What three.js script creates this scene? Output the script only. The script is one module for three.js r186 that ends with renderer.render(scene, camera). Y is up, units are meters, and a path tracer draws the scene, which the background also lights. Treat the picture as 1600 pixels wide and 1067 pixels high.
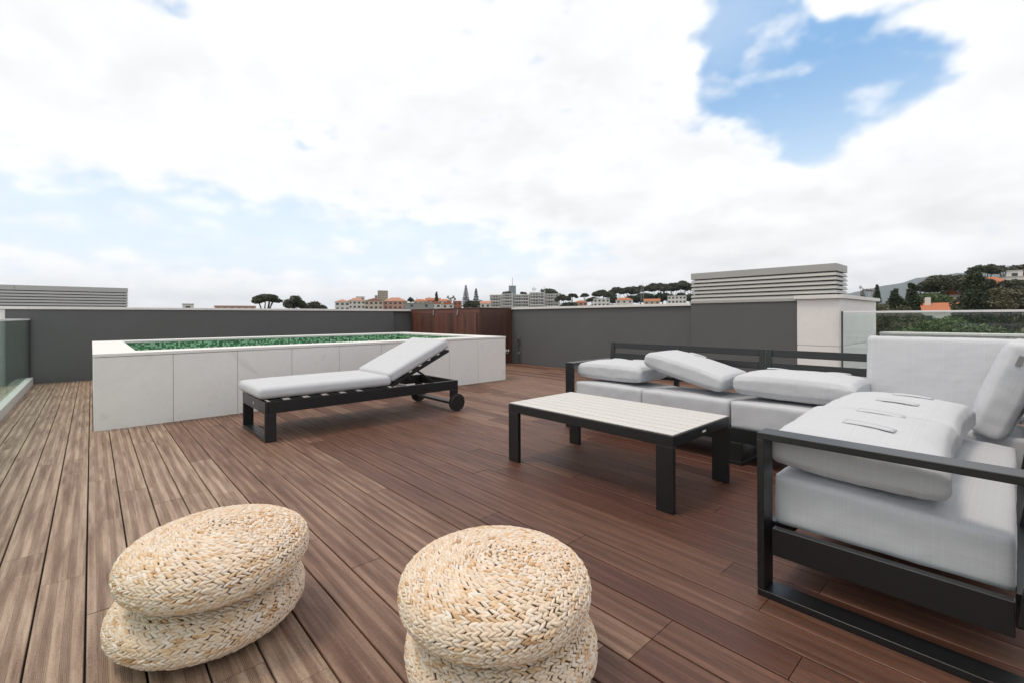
import * as THREE from 'three';
import { RoundedBoxGeometry } from 'three/addons/geometries/RoundedBoxGeometry.js';
import { ImprovedNoise } from 'three/addons/math/ImprovedNoise.js';
import { mergeGeometries } from 'three/addons/utils/BufferGeometryUtils.js';

// ------------------------------------------------------------------ camera, sky, sun, exposure
// World: x runs along the pool's long side, -z runs along the deck boards, y up, metres.
const scene = new THREE.Scene();
const FX = 0.67411, FZ = -0.73863;                       // the view axis on the ground
const camera = new THREE.PerspectiveCamera(73.0, 1600 / 1067, 0.05, 20000);
camera.position.set(0, 1.13, 0);
camera.up.set(0, 1, 0);
camera.lookAt(FX, 1.13, FZ);
camera.rotateZ(-0.0045);
camera.setViewOffset(1600, 1067, 0, 38.5, 1600, 1067);   // lens shifted down: verticals stay upright
scene.add(camera);

const renderer = new THREE.WebGLRenderer({ antialias: true });
renderer.toneMapping = THREE.LinearToneMapping;
renderer.toneMappingExposure = 1.17;
renderer.shadowMap.enabled = true;

const sun = new THREE.DirectionalLight(0xfff1de, 1.25);
sun.position.set(-17, 55, -14);
sun.target.position.set(3, 0, -4);
sun.castShadow = true;
sun.shadow.radius = 26;
Object.assign(sun.shadow.camera, { left: -20, right: 20, top: 20, bottom: -20, near: 1, far: 140 });
sun.shadow.mapSize.set(2048, 2048);
scene.add(sun, sun.target);

const NZ = new ImprovedNoise();
const clamp = (x, a = 0, b = 1) => Math.min(b, Math.max(a, x));
const lerp = (a, b, t) => a + (b - a) * t;
const sstep = (a, b, x) => { const t = clamp((x - a) / (b - a)); return t * t * (3 - 2 * t); };
function fbm(x, y, z, o = 4) { let s = 0, a = 0.5, n = 0; for (let i = 0; i < o; i++) { s += a * NZ.noise(x, y, z); n += a; a *= 0.5; x = x * 2.03 + 7.1; y = y * 2.03 + 3.7; z = z * 2.03 + 1.3; } return s / n; }
function rng(seed) { let s = seed | 0; return () => { s = (s + 0x6d2b79f5) | 0; let t = Math.imul(s ^ (s >>> 15), 1 | s); t = (t + Math.imul(t ^ (t >>> 7), 61 | t)) ^ t; return ((t ^ (t >>> 14)) >>> 0) / 4294967296; }; }

{ // a broken layer of bright cloud with blue gaps
  const W = 2048, H = 1024, data = new Float32Array(W * H * 4);
  const gaps = [ // azimuth from the view axis, elevation, their radii (degrees), strength
    [-46, 8.5, 34, 4.6, 0.62], [-15, 8.2, 17, 3.2, 0.5], [-1, 6.3, 10, 2.0, 0.42],
[28.5, 24.5, 5.5, 4.5, 0.72], [33, 27.5, 6, 5, 0.66], [33.5, 20, 3.4, 3.6, 0.6], [40, 21.5, 5, 2.4, 0.62], [36, 23, 4, 3, 0.5], [27, 30, 4, 4, 0.5],
    [34.5, 29, 3.0, 2.2, -0.55], [30, 25.6, 2.6, 1.0, -0.34], [37, 22.3, 1.6, 1.1, -0.34],
    [-36, 29, 5, 2, 0.2], [-25.5, 19.5, 3.5, 1.8, 0.32], [32, 16.5, 2.4, 1.6, 0.36]];
  for (let r = 0; r < H; r++) {
    const el = ((r + 0.5) / H - 0.5) * Math.PI, y = Math.sin(el), c = Math.cos(el);
    for (let q = 0; q < W; q++) {
      const ph = ((q + 0.5) / W - 0.5) * 2 * Math.PI, x = Math.cos(ph) * c, z = Math.sin(ph) * c, o = (r * W + q) * 4;
      data[o + 3] = 1;
      if (y < -0.02) { data[o] = 0.30; data[o + 1] = 0.30; data[o + 2] = 0.29; continue; }
      const f = x * FX + z * FZ, rt = x * -FZ + z * FX;
      const az = Math.atan2(rt, f) * 57.2958, e = el * 57.2958;
      const k = 1 / (Math.max(y, 0) + 0.16), X = x * k, Z = z * k;
      const big = fbm(X * 0.9 + 3.1, 0.4, Z * 0.9 - 1.7, 3);
      const det = fbm(X * 3.2, 2.2 + y * 2, Z * 3.2, 7);
      const fine = fbm(x * 16, y * 26, z * 16, 5);
      let dens = 1.08 + big * 0.16 + det * 0.55 + fine * 0.62;
      for (const [ga, ge, ra, re, s] of gaps) { const da = (az - ga) / ra, de = (e - ge) / re; dens -= s * Math.exp(-(da * da + de * de) * 0.85) * 1.5; }
      const low = sstep(5, 1, e);                         // small cumulus near the horizon
      dens += low * 0.12;
      const a = sstep(0.26, 0.84, dens);
      const deep = sstep(7, 27, e);
      const hz = sstep(9, 0, e);
      const blue = [lerp(lerp(0.68, 0.20, deep), 0.97, hz * 0.85), lerp(lerp(0.83, 0.41, deep), 1.0, hz * 0.85), lerp(lerp(0.96, 0.71, deep), 1.03, hz * 0.85)];
      const veil = 0.05 + 0.22 * sstep(-0.1, 0.4, fbm(X * 1.6 + 9, 4.4, Z * 1.6, 4)) + 0.55 * sstep(0.06, 0.42, fbm(x * 9 + 4, y * 15, z * 9, 5)) + 0.25 * sstep(18, 8, e);
      const thick = sstep(0.55, 1.15, dens);
      const shade = clamp(0.42 + 1.6 * fbm(X * 1.5 - 4, 1.1, Z * 1.5 + 2, 6)) * thick;
      let g = 0.965 - 0.18 * shade + 0.13 * fine + 0.06 * det + 0.08 * sstep(9, 1, e);
      g *= lerp(1, 0.93, sstep(12, 3, e) * sstep(2, 14, az));   // flatter grey cloud low over the hills
      const cl = [g * 0.985, g * 0.99, g * 1.0];
      for (let i = 0; i < 3; i++) data[o + i] = lerp(lerp(blue[i], cl[i], clamp(veil, 0, 0.85)), cl[i], a);
    }
  }
  const sky = new THREE.DataTexture(data, W, H, THREE.RGBAFormat, THREE.FloatType);
  sky.mapping = THREE.EquirectangularReflectionMapping; sky.magFilter = THREE.LinearFilter; sky.minFilter = THREE.LinearFilter; sky.needsUpdate = true;
  scene.background = sky; scene.environment = sky;
}

// ------------------------------------------------------------------ helpers
const used = new Map();
function numbered(n) { const k = used.get(n) ?? 0; used.set(n, k + 1); return k ? n + '_' + String(k).padStart(3, '0') : n; }
function tag(o, label, category, group, kind) { Object.assign(o.userData, { label, category }); if (group) o.userData.group = group; if (kind) o.userData.kind = kind; return o; }
function thing(name, label, category, [x, y, z] = [0, 0, 0], turn = 0, group) {
  const g = new THREE.Group(); g.name = numbered(name); g.position.set(x, y, z); g.rotation.y = turn; scene.add(g); return tag(g, label, category, group);
}
function structure(name, label, category) { const g = new THREE.Group(); g.name = numbered(name); scene.add(g); g.userData.kind = 'structure'; if (label) { g.userData.label = label; g.userData.category = category; } return g; }
function part(parent, name, geo, mat, pos, rot) {
  const m = new THREE.Mesh(geo, mat); m.name = name; m.castShadow = m.receiveShadow = true;
  if (pos) m.position.set(...pos); if (rot) m.rotation.set(...rot); parent.add(m); return m;
}
// a box given by its two corners, edges softened, uv in metres
function boxUV(g) {
  const p = g.attributes.position, n = g.attributes.normal, uv = new Float32Array(p.count * 2);
  for (let i = 0; i < p.count; i++) {
    const ax = Math.abs(n.getX(i)), ay = Math.abs(n.getY(i)), az = Math.abs(n.getZ(i));
    const [s, t] = ay > ax && ay > az ? [p.getX(i), p.getZ(i)] : ax > az ? [p.getZ(i), p.getY(i)] : [p.getX(i), p.getY(i)];
    uv[i * 2] = s; uv[i * 2 + 1] = t;
  }
  g.setAttribute('uv', new THREE.BufferAttribute(uv, 2)); return g;
}
function box(x0, x1, y0, y1, z0, z1, r = 0.003) {
  const w = Math.abs(x1 - x0), h = Math.abs(y1 - y0), d = Math.abs(z1 - z0);
  const g = r > 0 ? new RoundedBoxGeometry(w, h, d, 1, Math.min(r, w / 2.1, h / 2.1, d / 2.1)) : new THREE.BoxGeometry(w, h, d);
  g.translate((x0 + x1) / 2, (y0 + y1) / 2, (z0 + z1) / 2); return boxUV(g.index ? g.toNonIndexed() : g);
}
const merge = (list) => mergeGeometries(list.map((g) => (g.index ? g.toNonIndexed() : g)));
// a bar of rectangular section between two points; wide along `side`
function bar(a, b, w, t, side = [0, 0, 1], r = 0.003) {
  const A = new THREE.Vector3(...a), B = new THREE.Vector3(...b), d = B.clone().sub(A), L = d.length(); d.normalize();
  const s = new THREE.Vector3(...side).addScaledVector(d, -new THREE.Vector3(...side).dot(d)).normalize(), n = new THREE.Vector3().crossVectors(s, d);
  const g = new RoundedBoxGeometry(w, L, t, 1, r); g.applyMatrix4(new THREE.Matrix4().makeBasis(s, d, n)); g.translate(...A.add(B).multiplyScalar(0.5).toArray());
  return boxUV(g.index ? g.toNonIndexed() : g);
}
// a profile (x, y) pushed along z
function prism(profile, z0, z1, ou = 0, ov = 0) {
  const pos = [], uv = [], n = profile.length;
  let run = 0;
  for (let i = 0; i < n; i++) {
    const [ax, ay] = profile[i], [bx, by] = profile[(i + 1) % n], L = Math.hypot(bx - ax, by - ay);
    pos.push(ax, ay, z0, bx, by, z0, bx, by, z1, ax, ay, z0, bx, by, z1, ax, ay, z1);
    const s0 = ou + ax, s1 = ou + bx;
    uv.push(s0, ov, s1, ov, s1, ov + z1 - z0, s0, ov, s1, ov + z1 - z0, s0, ov + z1 - z0);
    run += L;
  }
  for (let i = 1; i < n - 1; i++) for (const [z, a, b] of [[z0, i + 1, i], [z1, i, i + 1]]) {
    for (const k of [0, a, b]) { pos.push(profile[k][0], profile[k][1], z); uv.push(ou + profile[k][0], ov + profile[k][1]); }
  }
  const g = new THREE.BufferGeometry(); g.setAttribute('position', new THREE.Float32BufferAttribute(pos, 3)); g.setAttribute('uv', new THREE.Float32BufferAttribute(uv, 2)); g.computeVertexNormals(); return g;
}
// normals averaged over coincident points
function smoothed(g) {
  g.computeVertexNormals();
  const p = g.attributes.position, n = g.attributes.normal, m = new Map();
  const key = (i) => Math.round(p.getX(i) * 2e4) + ',' + Math.round(p.getY(i) * 2e4) + ',' + Math.round(p.getZ(i) * 2e4);
  for (let i = 0; i < p.count; i++) { const k = key(i), v = m.get(k) ?? m.set(k, [0, 0, 0]).get(k); v[0] += n.getX(i); v[1] += n.getY(i); v[2] += n.getZ(i); }
  for (let i = 0; i < p.count; i++) { const v = m.get(key(i)), L = Math.hypot(...v) || 1; n.setXYZ(i, v[0] / L, v[1] / L, v[2] / L); }
  return g;
}
function canvasTexture(W, H, paint, { srgb = true, rx = 1, ry = 1 } = {}) {      // paint(x, y) -> [r, g, b] 0..255 or a number
  const d = new Uint8Array(W * H * 4);
  for (let y = 0; y < H; y++) for (let x = 0; x < W; x++) { const v = paint(x, y), o = (y * W + x) * 4; if (typeof v === 'number') d[o] = d[o + 1] = d[o + 2] = clamp(v, 0, 255); else { d[o] = clamp(v[0], 0, 255); d[o + 1] = clamp(v[1], 0, 255); d[o + 2] = clamp(v[2], 0, 255); } d[o + 3] = 255; }
  const t = new THREE.DataTexture(d, W, H); t.magFilter = THREE.LinearFilter; t.minFilter = THREE.LinearMipmapLinearFilter; t.generateMipmaps = true; t.wrapS = t.wrapT = THREE.RepeatWrapping; t.repeat.set(rx, ry);
  if (srgb) t.colorSpace = THREE.SRGBColorSpace; t.needsUpdate = true; return t;
}
const toS = (l) => 255 * (l <= 0.0031308 ? l * 12.92 : 1.055 * Math.pow(l, 1 / 2.4) - 0.055);
const lin = (r, g, b) => new THREE.Color().setRGB(r, g, b);
const std = (o) => new THREE.MeshStandardMaterial(o);
// noise that wraps over [0,1)^2
function tiled(u, v, f, z, o = 4) { const a = u * 6.28318, b = v * 6.28318, R = f / 6.28318; return fbm(Math.cos(a) * R + 11, Math.sin(a) * R + Math.cos(b) * R, Math.sin(b) * R + z, o); }

// ------------------------------------------------------------------ materials
const M = {};
{ // deck boards: one sheet holds four boards side by side (0.142 m each), 2.4 m long
  const W = 1024, H = 2048, A = new Float32Array(W * H), B = new Float32Array(W * H), C = new Float32Array(W * H);
  for (let y = 0; y < H; y++) for (let x = 0; x < W; x++) {
    const c = x >> 8, s = (x & 255) / 256, t = y / H, i = y * W + x;
    A[i] = fbm(s * 3.4 + c * 31, t * 5.5, c * 5.5, 4);                                   // blotches
    B[i] = 0.6 * fbm(s * 9 + c * 17, t * 5, 40 + c, 3) + 0.3 * fbm(s * 60 + c * 13, t * 26, 80 + c, 3);   // streaks of grain
    C[i] = fbm(s * 40 + c * 7, t * 160, 120 + c, 3);                                   // specks
  }
  const groove = (s) => { for (const c of [0.30, 0.68]) { const q = (s - c) / 0.19; if (Math.abs(q) < 0.5) { const k = ((q + 0.5) * 6) % 1; return k < 0.42 ? 1 : 0; } } return 0; };
  const make = (dark, light, bias, spread) => canvasTexture(W, H, (x, y) => {
    const i = y * W + x, s = (x & 255) / 256, g = groove(s);
    let w = clamp(bias + spread * (A[i] * 0.75 + B[i] * 0.9) + 0.25 * C[i] * spread);
    const band = Math.abs(s - 0.30) < 0.095 || Math.abs(s - 0.68) < 0.095 ? 0.76 : 1;    // weathering rubbed off in the ribbed bands
    w *= band; w *= g ? 0.45 : 1;
    const fleck = C[i] > 0.43 && A[i] > 0.02 ? 0.35 : 0; w = clamp(w + fleck);                 // pale dried flecks on the boards
    const n = 1 + 0.16 * B[i] + 0.14 * C[i];
    return [0, 1, 2].map((k) => toS(lerp(dark[k], light[k], w) * n));
  });
    const bump = canvasTexture(W, H, (x, y) => { const i = y * W + x; return 200 - 95 * groove((x & 255) / 256) + 60 * B[i] + 30 * C[i]; }, { srgb: false });
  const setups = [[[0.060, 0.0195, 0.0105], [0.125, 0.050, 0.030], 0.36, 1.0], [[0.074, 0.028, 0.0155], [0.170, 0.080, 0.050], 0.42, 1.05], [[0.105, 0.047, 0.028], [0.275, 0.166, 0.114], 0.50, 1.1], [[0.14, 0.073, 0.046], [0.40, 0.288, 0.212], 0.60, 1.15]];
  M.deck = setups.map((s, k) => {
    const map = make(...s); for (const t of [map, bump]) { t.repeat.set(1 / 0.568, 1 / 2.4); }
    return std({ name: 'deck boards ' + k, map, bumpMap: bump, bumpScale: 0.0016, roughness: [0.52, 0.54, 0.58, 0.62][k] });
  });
}
{ // linen-like outdoor fabric
  const W = 512, rx = rng(5), warp = new Float32Array(W), weft = new Float32Array(W);
  for (let i = 0; i < W; i++) { warp[i] = rx() - 0.5; weft[i] = rx() - 0.5; }
  const f = (x, y) => {
    const l1 = warp[x] * (0.55 + 0.9 * tiled(x / W, y / W, 26, 3, 2)), l2 = weft[y] * (0.55 + 0.9 * tiled(x / W, y / W, 26, 9, 2));
    return l1 + l2 + ((x ^ y) & 1 ? 0.08 : -0.08);
  };
  const v = new Float32Array(W * W); for (let y = 0; y < W; y++) for (let x = 0; x < W; x++) v[y * W + x] = f(x, y);
  const map = canvasTexture(W, W, (x, y) => { const k = 1 + 0.24 * v[y * W + x]; return [toS(0.535 * k), toS(0.545 * k), toS(0.572 * k)]; }, { rx: 5.2, ry: 5.2 });
  const bump = canvasTexture(W, W, (x, y) => 128 + 90 * v[y * W + x], { srgb: false, rx: 5.2, ry: 5.2 });
  M.fabric = new THREE.MeshPhysicalMaterial({ name: 'grey linen fabric', map, bumpMap: bump, bumpScale: 0.0006, roughness: 0.95 });
}
M.metal = new THREE.MeshPhysicalMaterial({ name: 'anthracite powder coat', color: lin(0.0075, 0.0085, 0.010), roughness: 0.42, ior: 1.46, clearcoat: 0.3, clearcoatRoughness: 0.2 });
M.rubber = std({ name: 'black rubber', color: lin(0.015, 0.015, 0.016), roughness: 0.7 });
M.steel = std({ name: 'brushed steel', color: lin(0.6, 0.6, 0.6), metalness: 1, roughness: 0.3 });
M.badge = std({ name: 'light badge', color: lin(0.72, 0.72, 0.71), roughness: 0.45 });
M.tagCloth = std({ name: 'grey woven label', color: lin(0.2, 0.2, 0.2), roughness: 0.9 });
M.zip = std({ name: 'zip pull', color: lin(0.35, 0.35, 0.36), roughness: 0.5 });
{ // pale slats of the table
  const map = canvasTexture(256, 1024, (x, y) => { const n = 1 + 0.06 * fbm(x / 256 * 20, y / 1024 * 3, 3, 4) + 0.04 * fbm(x / 256 * 6, y / 1024 * 6, 8, 3); return [toS(0.57 * n), toS(0.55 * n), toS(0.525 * n)]; }, { rx: 2, ry: 0.7 });
  M.slat = std({ name: 'pale table slats', map, roughness: 0.55 });
}
{ // cream stone / concrete panels with faint stains
  const map = canvasTexture(1024, 1024, (x, y) => {
    const u = x / 1024, v = y / 1024, st = sstep(0.22, 0.5, tiled(u, v, 14, 5, 4)), n = 1 + 0.05 * tiled(u, v, 10, 1, 5) + 0.04 * tiled(u, v, 60, 2, 3) - 0.10 * st;
    return [toS(0.78 * n), toS(0.762 * n), toS(0.75 * n)];
  }, { rx: 0.37, ry: 0.37 });
  const bump = canvasTexture(512, 512, (x, y) => 128 + 120 * tiled(x / 512, y / 512, 60, 7, 4), { srgb: false, rx: 1, ry: 1 });
  M.stone = std({ name: 'pale stone panels', map, bumpMap: bump, bumpScale: 0.0012, roughness: 0.75 });
  const map2 = canvasTexture(512, 512, (x, y) => { const n = 1 + 0.05 * tiled(x / 512, y / 512, 14, 4, 5); return [toS(0.74 * n), toS(0.725 * n), toS(0.705 * n)]; }, { rx: 0.5, ry: 0.5 });
  M.cap = std({ name: 'white stone coping', map: map2, bumpMap: bump, bumpScale: 0.0006, roughness: 0.6 });
  const map3 = canvasTexture(1024, 1024, (x, y) => { const u = x / 1024, v = y / 1024, n = 1 + 0.07 * tiled(u, v, 6, 14, 5) + 0.05 * tiled(u, v, 80, 15, 3); return [toS(0.110 * n), toS(0.113 * n), toS(0.114 * n)]; }, { rx: 0.3, ry: 0.3 });
  const bump3 = canvasTexture(512, 512, (x, y) => 128 + 127 * tiled(x / 512, y / 512, 110, 17, 3), { srgb: false, rx: 1.2, ry: 1.2 });
  M.plaster = std({ name: 'dark grey render', map: map3, bumpMap: bump3, bumpScale: 0.0018, roughness: 0.85 });
}
M.louver = std({ name: 'champagne aluminium', color: lin(0.40, 0.40, 0.385), roughness: 0.5, metalness: 0.1 });
M.membrane = std({ name: 'roofing membrane', color: lin(0.10, 0.10, 0.10), roughness: 0.9 });
M.galv = std({ name: 'galvanised sheet', color: lin(0.34, 0.34, 0.33), roughness: 0.6 });
M.glass = new THREE.MeshPhysicalMaterial({ name: 'railing glass', color: lin(0.945, 0.982, 0.97), roughness: 0.02, transmission: 1, thickness: 0, ior: 1.5 });
M.glassGreen = new THREE.MeshPhysicalMaterial({ name: 'green railing glass', color: lin(0.84, 0.95, 0.90), roughness: 0.02, transmission: 1, thickness: 0, ior: 1.5 });
M.rail = std({ name: 'pale metal rail', color: lin(0.75, 0.76, 0.76), roughness: 0.4, metalness: 0.1 });
M.kerb = std({ name: 'grey kerb', map: M.stone.map, color: lin(0.72, 0.72, 0.72), roughness: 0.8 });
{ // iroko cabinet boards, three tones
  const grain = (r, g, b, z) => canvasTexture(256, 1024, (x, y) => { const n = 1 + 0.45 * fbm(x / 256 * 30, y / 1024 * 4, z, 4) + 0.3 * fbm(x / 256 * 4, y / 1024 * 2, z + 5, 3); return [toS(r * n), toS(g * n), toS(b * n)]; }, { rx: 2.5, ry: 0.6 });
  M.iroko = [[0.14, 0.052, 0.034, 2], [0.105, 0.045, 0.031, 12], [0.078, 0.036, 0.027, 22]].map((a, k) => std({ name: 'cabinet timber ' + k, map: grain(...a), roughness: 0.5 }));
}
{ // green glass mosaic
  const r = rng(77), N = 128, lo = new Float32Array(N * N); for (let i = 0; i < N * N; i++) lo[i] = r();
  const pal = [[0.05, 0.19, 0.085], [0.09, 0.31, 0.14], [0.035, 0.13, 0.06], [0.42, 0.70, 0.44], [0.32, 0.60, 0.35]];
  const map = canvasTexture(1024, 1024, (x, y) => {
    const q = lo[(y >> 3) * N + (x >> 3)], e = (x & 7) === 0 || (y & 7) === 0;
    const c = e ? [0.16, 0.25, 0.18] : pal[Math.floor(q * 4.99)];
    return c.map(toS);
  }, { rx: 1 / (128 * 0.028), ry: 1 / (128 * 0.028) });
  M.mosaic = std({ name: 'green glass mosaic', map, roughness: 0.2 });
  M.water = new THREE.MeshPhysicalMaterial({ name: 'pool water', color: lin(0.8, 0.95, 0.88), roughness: 0.03, transmission: 1, thickness: 0.4, ior: 1.33, attenuationColor: lin(0.45, 0.8, 0.6), attenuationDistance: 1.5 });
}

// ------------------------------------------------------------------ the terrace
const slab = structure('roof_slab');
part(slab, 'roof_slab', box(-0.96, 10.3, -0.5, -0.045, -12.0, 3.2, 0), M.membrane);
part(slab, 'outer_roof', box(-9, -0.96, -0.5, -0.06, -19, 3.2, 0), M.kerb);
part(slab, 'rear_roof', box(-0.96, 10.3, -0.5, -0.07, -19, -12.0, 0), M.kerb);

{ // deck: boards run away from the pool's short side; ends staggered
  const deck = structure('deck');
  const P = 0.147, U0 = -0.02, r = rng(42);
  const joints = [[43, 713], [77, 725], [115, 738], [157, 750], [206, 766], [259, 783], [5, 838], [37, 870], [97, 906], [148, 956], [346, 716], [393, 727], [407, 725], [457, 738], [521, 752], [592, 766], [489, 844], [602, 706], [660, 788], [576, 877], [673, 783], [767, 804], [1140, 883], [1020, 995], [1007, 1007], [1231, 1059]];
  const rows = new Map();
  for (const [x, y] of joints) {                                          // where the photograph shows a butt joint
    const d = 721 * 1.13 / (y - 498 + (x - 144) * 0.0045), xc = (x - 800) / 721 * d, u = d * FX - xc * FZ, v = -d * FZ - xc * FX, k = Math.floor((u - U0) / P);
    if (!rows.has(k)) rows.set(k, []); rows.get(k).push(v);
  }
  const keep = [], rest = [];
  for (let k = -5; k <= 52; k++) {
    const x0 = U0 + k * P + 0.0033, x1 = Math.min(U0 + (k + 1) * P - 0.0033, 7.685);
    const xs = Math.max(x0, -0.748), xr = x1; if (x1 - xs < 0.02) continue;
    const known = (rows.get(k) ?? []).slice().sort((a, b) => a - b), cuts = known.slice(0, 1);
    for (const v of known) if (v - cuts[cuts.length - 1] > 0.9) cuts.push(v);
    if (!cuts.length) cuts.push(1.0 + ((k * 0.73) % 1.9 + 1.9) % 1.9 + 0.25 * r());
    while (cuts[0] > -1.4) cuts.unshift(cuts[0] - 1.75 - 0.55 * r());
    cuts[0] = -1.6;
    while (cuts[cuts.length - 1] < 11.55) cuts.push(cuts[cuts.length - 1] + 1.75 + 0.6 * r());
    cuts[cuts.length - 1] = 11.57;
    if (cuts.length > 2 && cuts[cuts.length - 1] - cuts[cuts.length - 2] < 0.3) cuts.splice(cuts.length - 2, 1);
    for (let i = 0; i + 1 < cuts.length; i++) {
      let a = cuts[i] + 0.0012, b = cuts[i + 1] - 0.0012;
      const under = x1 > 0.06 && x0 < 5.5, spans = under ? [[a, Math.min(b, 6.27)], [Math.max(a, 9.85), b]] : [[a, b]];
      if (under && x0 < 0.005) spans.push([Math.max(a, 6.272), Math.min(b, 9.848), 0.006]);     // a ripped strip beside the pool
      for (const [s, e, cut] of spans) {
        if (e - s < 0.04) continue;
        const x1 = cut ?? xr;
        const u = (xs + x1) / 2, v = (s + e) / 2, lift = (r() - 0.5) * 0.0016, c = 0.0022, y0 = -0.024, y1 = lift;
        const prof = [[xs, y0], [x1, y0], [x1, y1 - c], [x1 - c, y1], [xs + c, y1], [xs, y1 - c]];
        const slot = Math.floor(r() * 4);
        const g = prism(prof, -e, -s, slot * 0.142 - x0 + 0.0005, r() * 2.4);
        // boards under and beside the sofa and table have kept their oil, those in the open have greyed
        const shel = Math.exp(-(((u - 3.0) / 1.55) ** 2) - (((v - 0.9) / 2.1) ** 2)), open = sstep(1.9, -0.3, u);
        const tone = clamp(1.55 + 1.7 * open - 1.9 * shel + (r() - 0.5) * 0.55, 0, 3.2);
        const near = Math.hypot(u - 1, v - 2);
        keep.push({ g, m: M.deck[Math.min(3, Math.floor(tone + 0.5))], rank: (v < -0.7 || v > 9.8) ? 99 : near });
      }
    }
  }
  keep.sort((a, b) => a.rank - b.rank);
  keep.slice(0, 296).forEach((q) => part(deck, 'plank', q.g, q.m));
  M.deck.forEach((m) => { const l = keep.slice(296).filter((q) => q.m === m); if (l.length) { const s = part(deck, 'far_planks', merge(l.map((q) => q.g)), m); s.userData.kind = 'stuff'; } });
}

function coping(parent, x0, x1, z0, z1, y, alongX, step = 2.4) {
  const a = alongX ? Math.min(x0, x1) : Math.min(z0, z1), b = alongX ? Math.max(x0, x1) : Math.max(z0, z1), n = Math.max(1, Math.round((b - a) / step));
  for (let i = 0; i < n; i++) {
    const s = lerp(a, b, i / n) + 0.0015, e = lerp(a, b, (i + 1) / n) - 0.0015;
    part(parent, 'coping_slab', alongX ? box(s, e, y, y + 0.045, z0, z1, 0.004) : box(x0, x1, y, y + 0.045, s, e, 0.004), M.cap);
  }
}
{
  const w = thing('parapet_wall', 'long dark grey rendered parapet wall behind the pool with pale coping', 'wall');
  part(w, 'wall', box(-1.08, 6.16, -0.2, 1.292, -11.86, -11.58, 0.004), M.plaster);
  part(w, 'wall_pier', box(6.163, 7.0, -0.2, 1.290, -11.95, -11.68, 0.004), M.plaster);
  coping(w, -3.4, 7.0, -11.90, -11.555, 1.294, true);
  const e = thing('white_wall', 'short white wall beyond the glass railing at the end of the grey wall', 'wall');
  part(e, 'wall', box(-4.6, -1.083, -0.3, 1.291, -11.86, -11.60, 0.004), M.stone);
  const r = thing('parapet_wall', 'dark grey rendered parapet wall beside the wooden cabinet and the wall tap', 'wall');
  part(r, 'wall', box(7.69, 7.95, -0.2, 1.300, -11.58, -3.803, 0.004), M.plaster);
  coping(r, 7.655, 7.99, -11.5, -3.803, 1.302, false);
  const d = thing('plant_block', 'dark grey rendered block carrying the louvred rooftop enclosure', 'wall');
  part(d, 'wall', box(7.655, 10.0, -0.2, 1.335, -3.80, -2.173, 0.004), M.plaster);
  part(d, 'top_trim', box(7.64, 10.0, 1.337, 1.375, -3.80, -2.176, 0.004), M.louver);
  const b = thing('stone_block', 'pale stone clad block with white cap at the end of the glass railing', 'wall');
  part(b, 'core', box(7.66, 10.02, -0.2, 1.358, -2.165, -1.68, 0), M.stone);
  for (const [y0, y1] of [[-0.02, 0.696], [0.702, 1.358]]) {
    part(b, 'panel', box(7.63, 7.657, y0, y1, -2.170, -1.6495, 0.002), M.stone);
    for (let i = 0; i < 3; i++) part(b, 'panel', box(lerp(7.633, 10.05, i / 3) + 0.002, lerp(7.633, 10.05, (i + 1) / 3) - 0.002, y0, y1, -1.676, -1.648, 0.002), M.stone);
  }
  part(b, 'cap', box(7.585, 10.12, 1.361, 1.412, -2.20, -1.60, 0.004), M.cap);
  const p = thing('roof_parapet', 'low pale parapet on the roof edge behind the glass railing', 'wall');
  for (let i = 0; i < 5; i++) part(p, 'panel', box(10.0, 10.25, -0.2, 0.80, -1.59 + i * 1.5 + 0.003, -1.59 + (i + 1) * 1.5 - 0.003, 0.003), M.stone);
  for (let i = 0; i < 3; i++) part(p, 'coping_slab', box(9.96, 10.29, 0.803, 0.84, -1.59 + i * 2.5 + 0.002, -1.59 + (i + 1) * 2.5 - 0.002, 0.004), M.cap);
}

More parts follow.
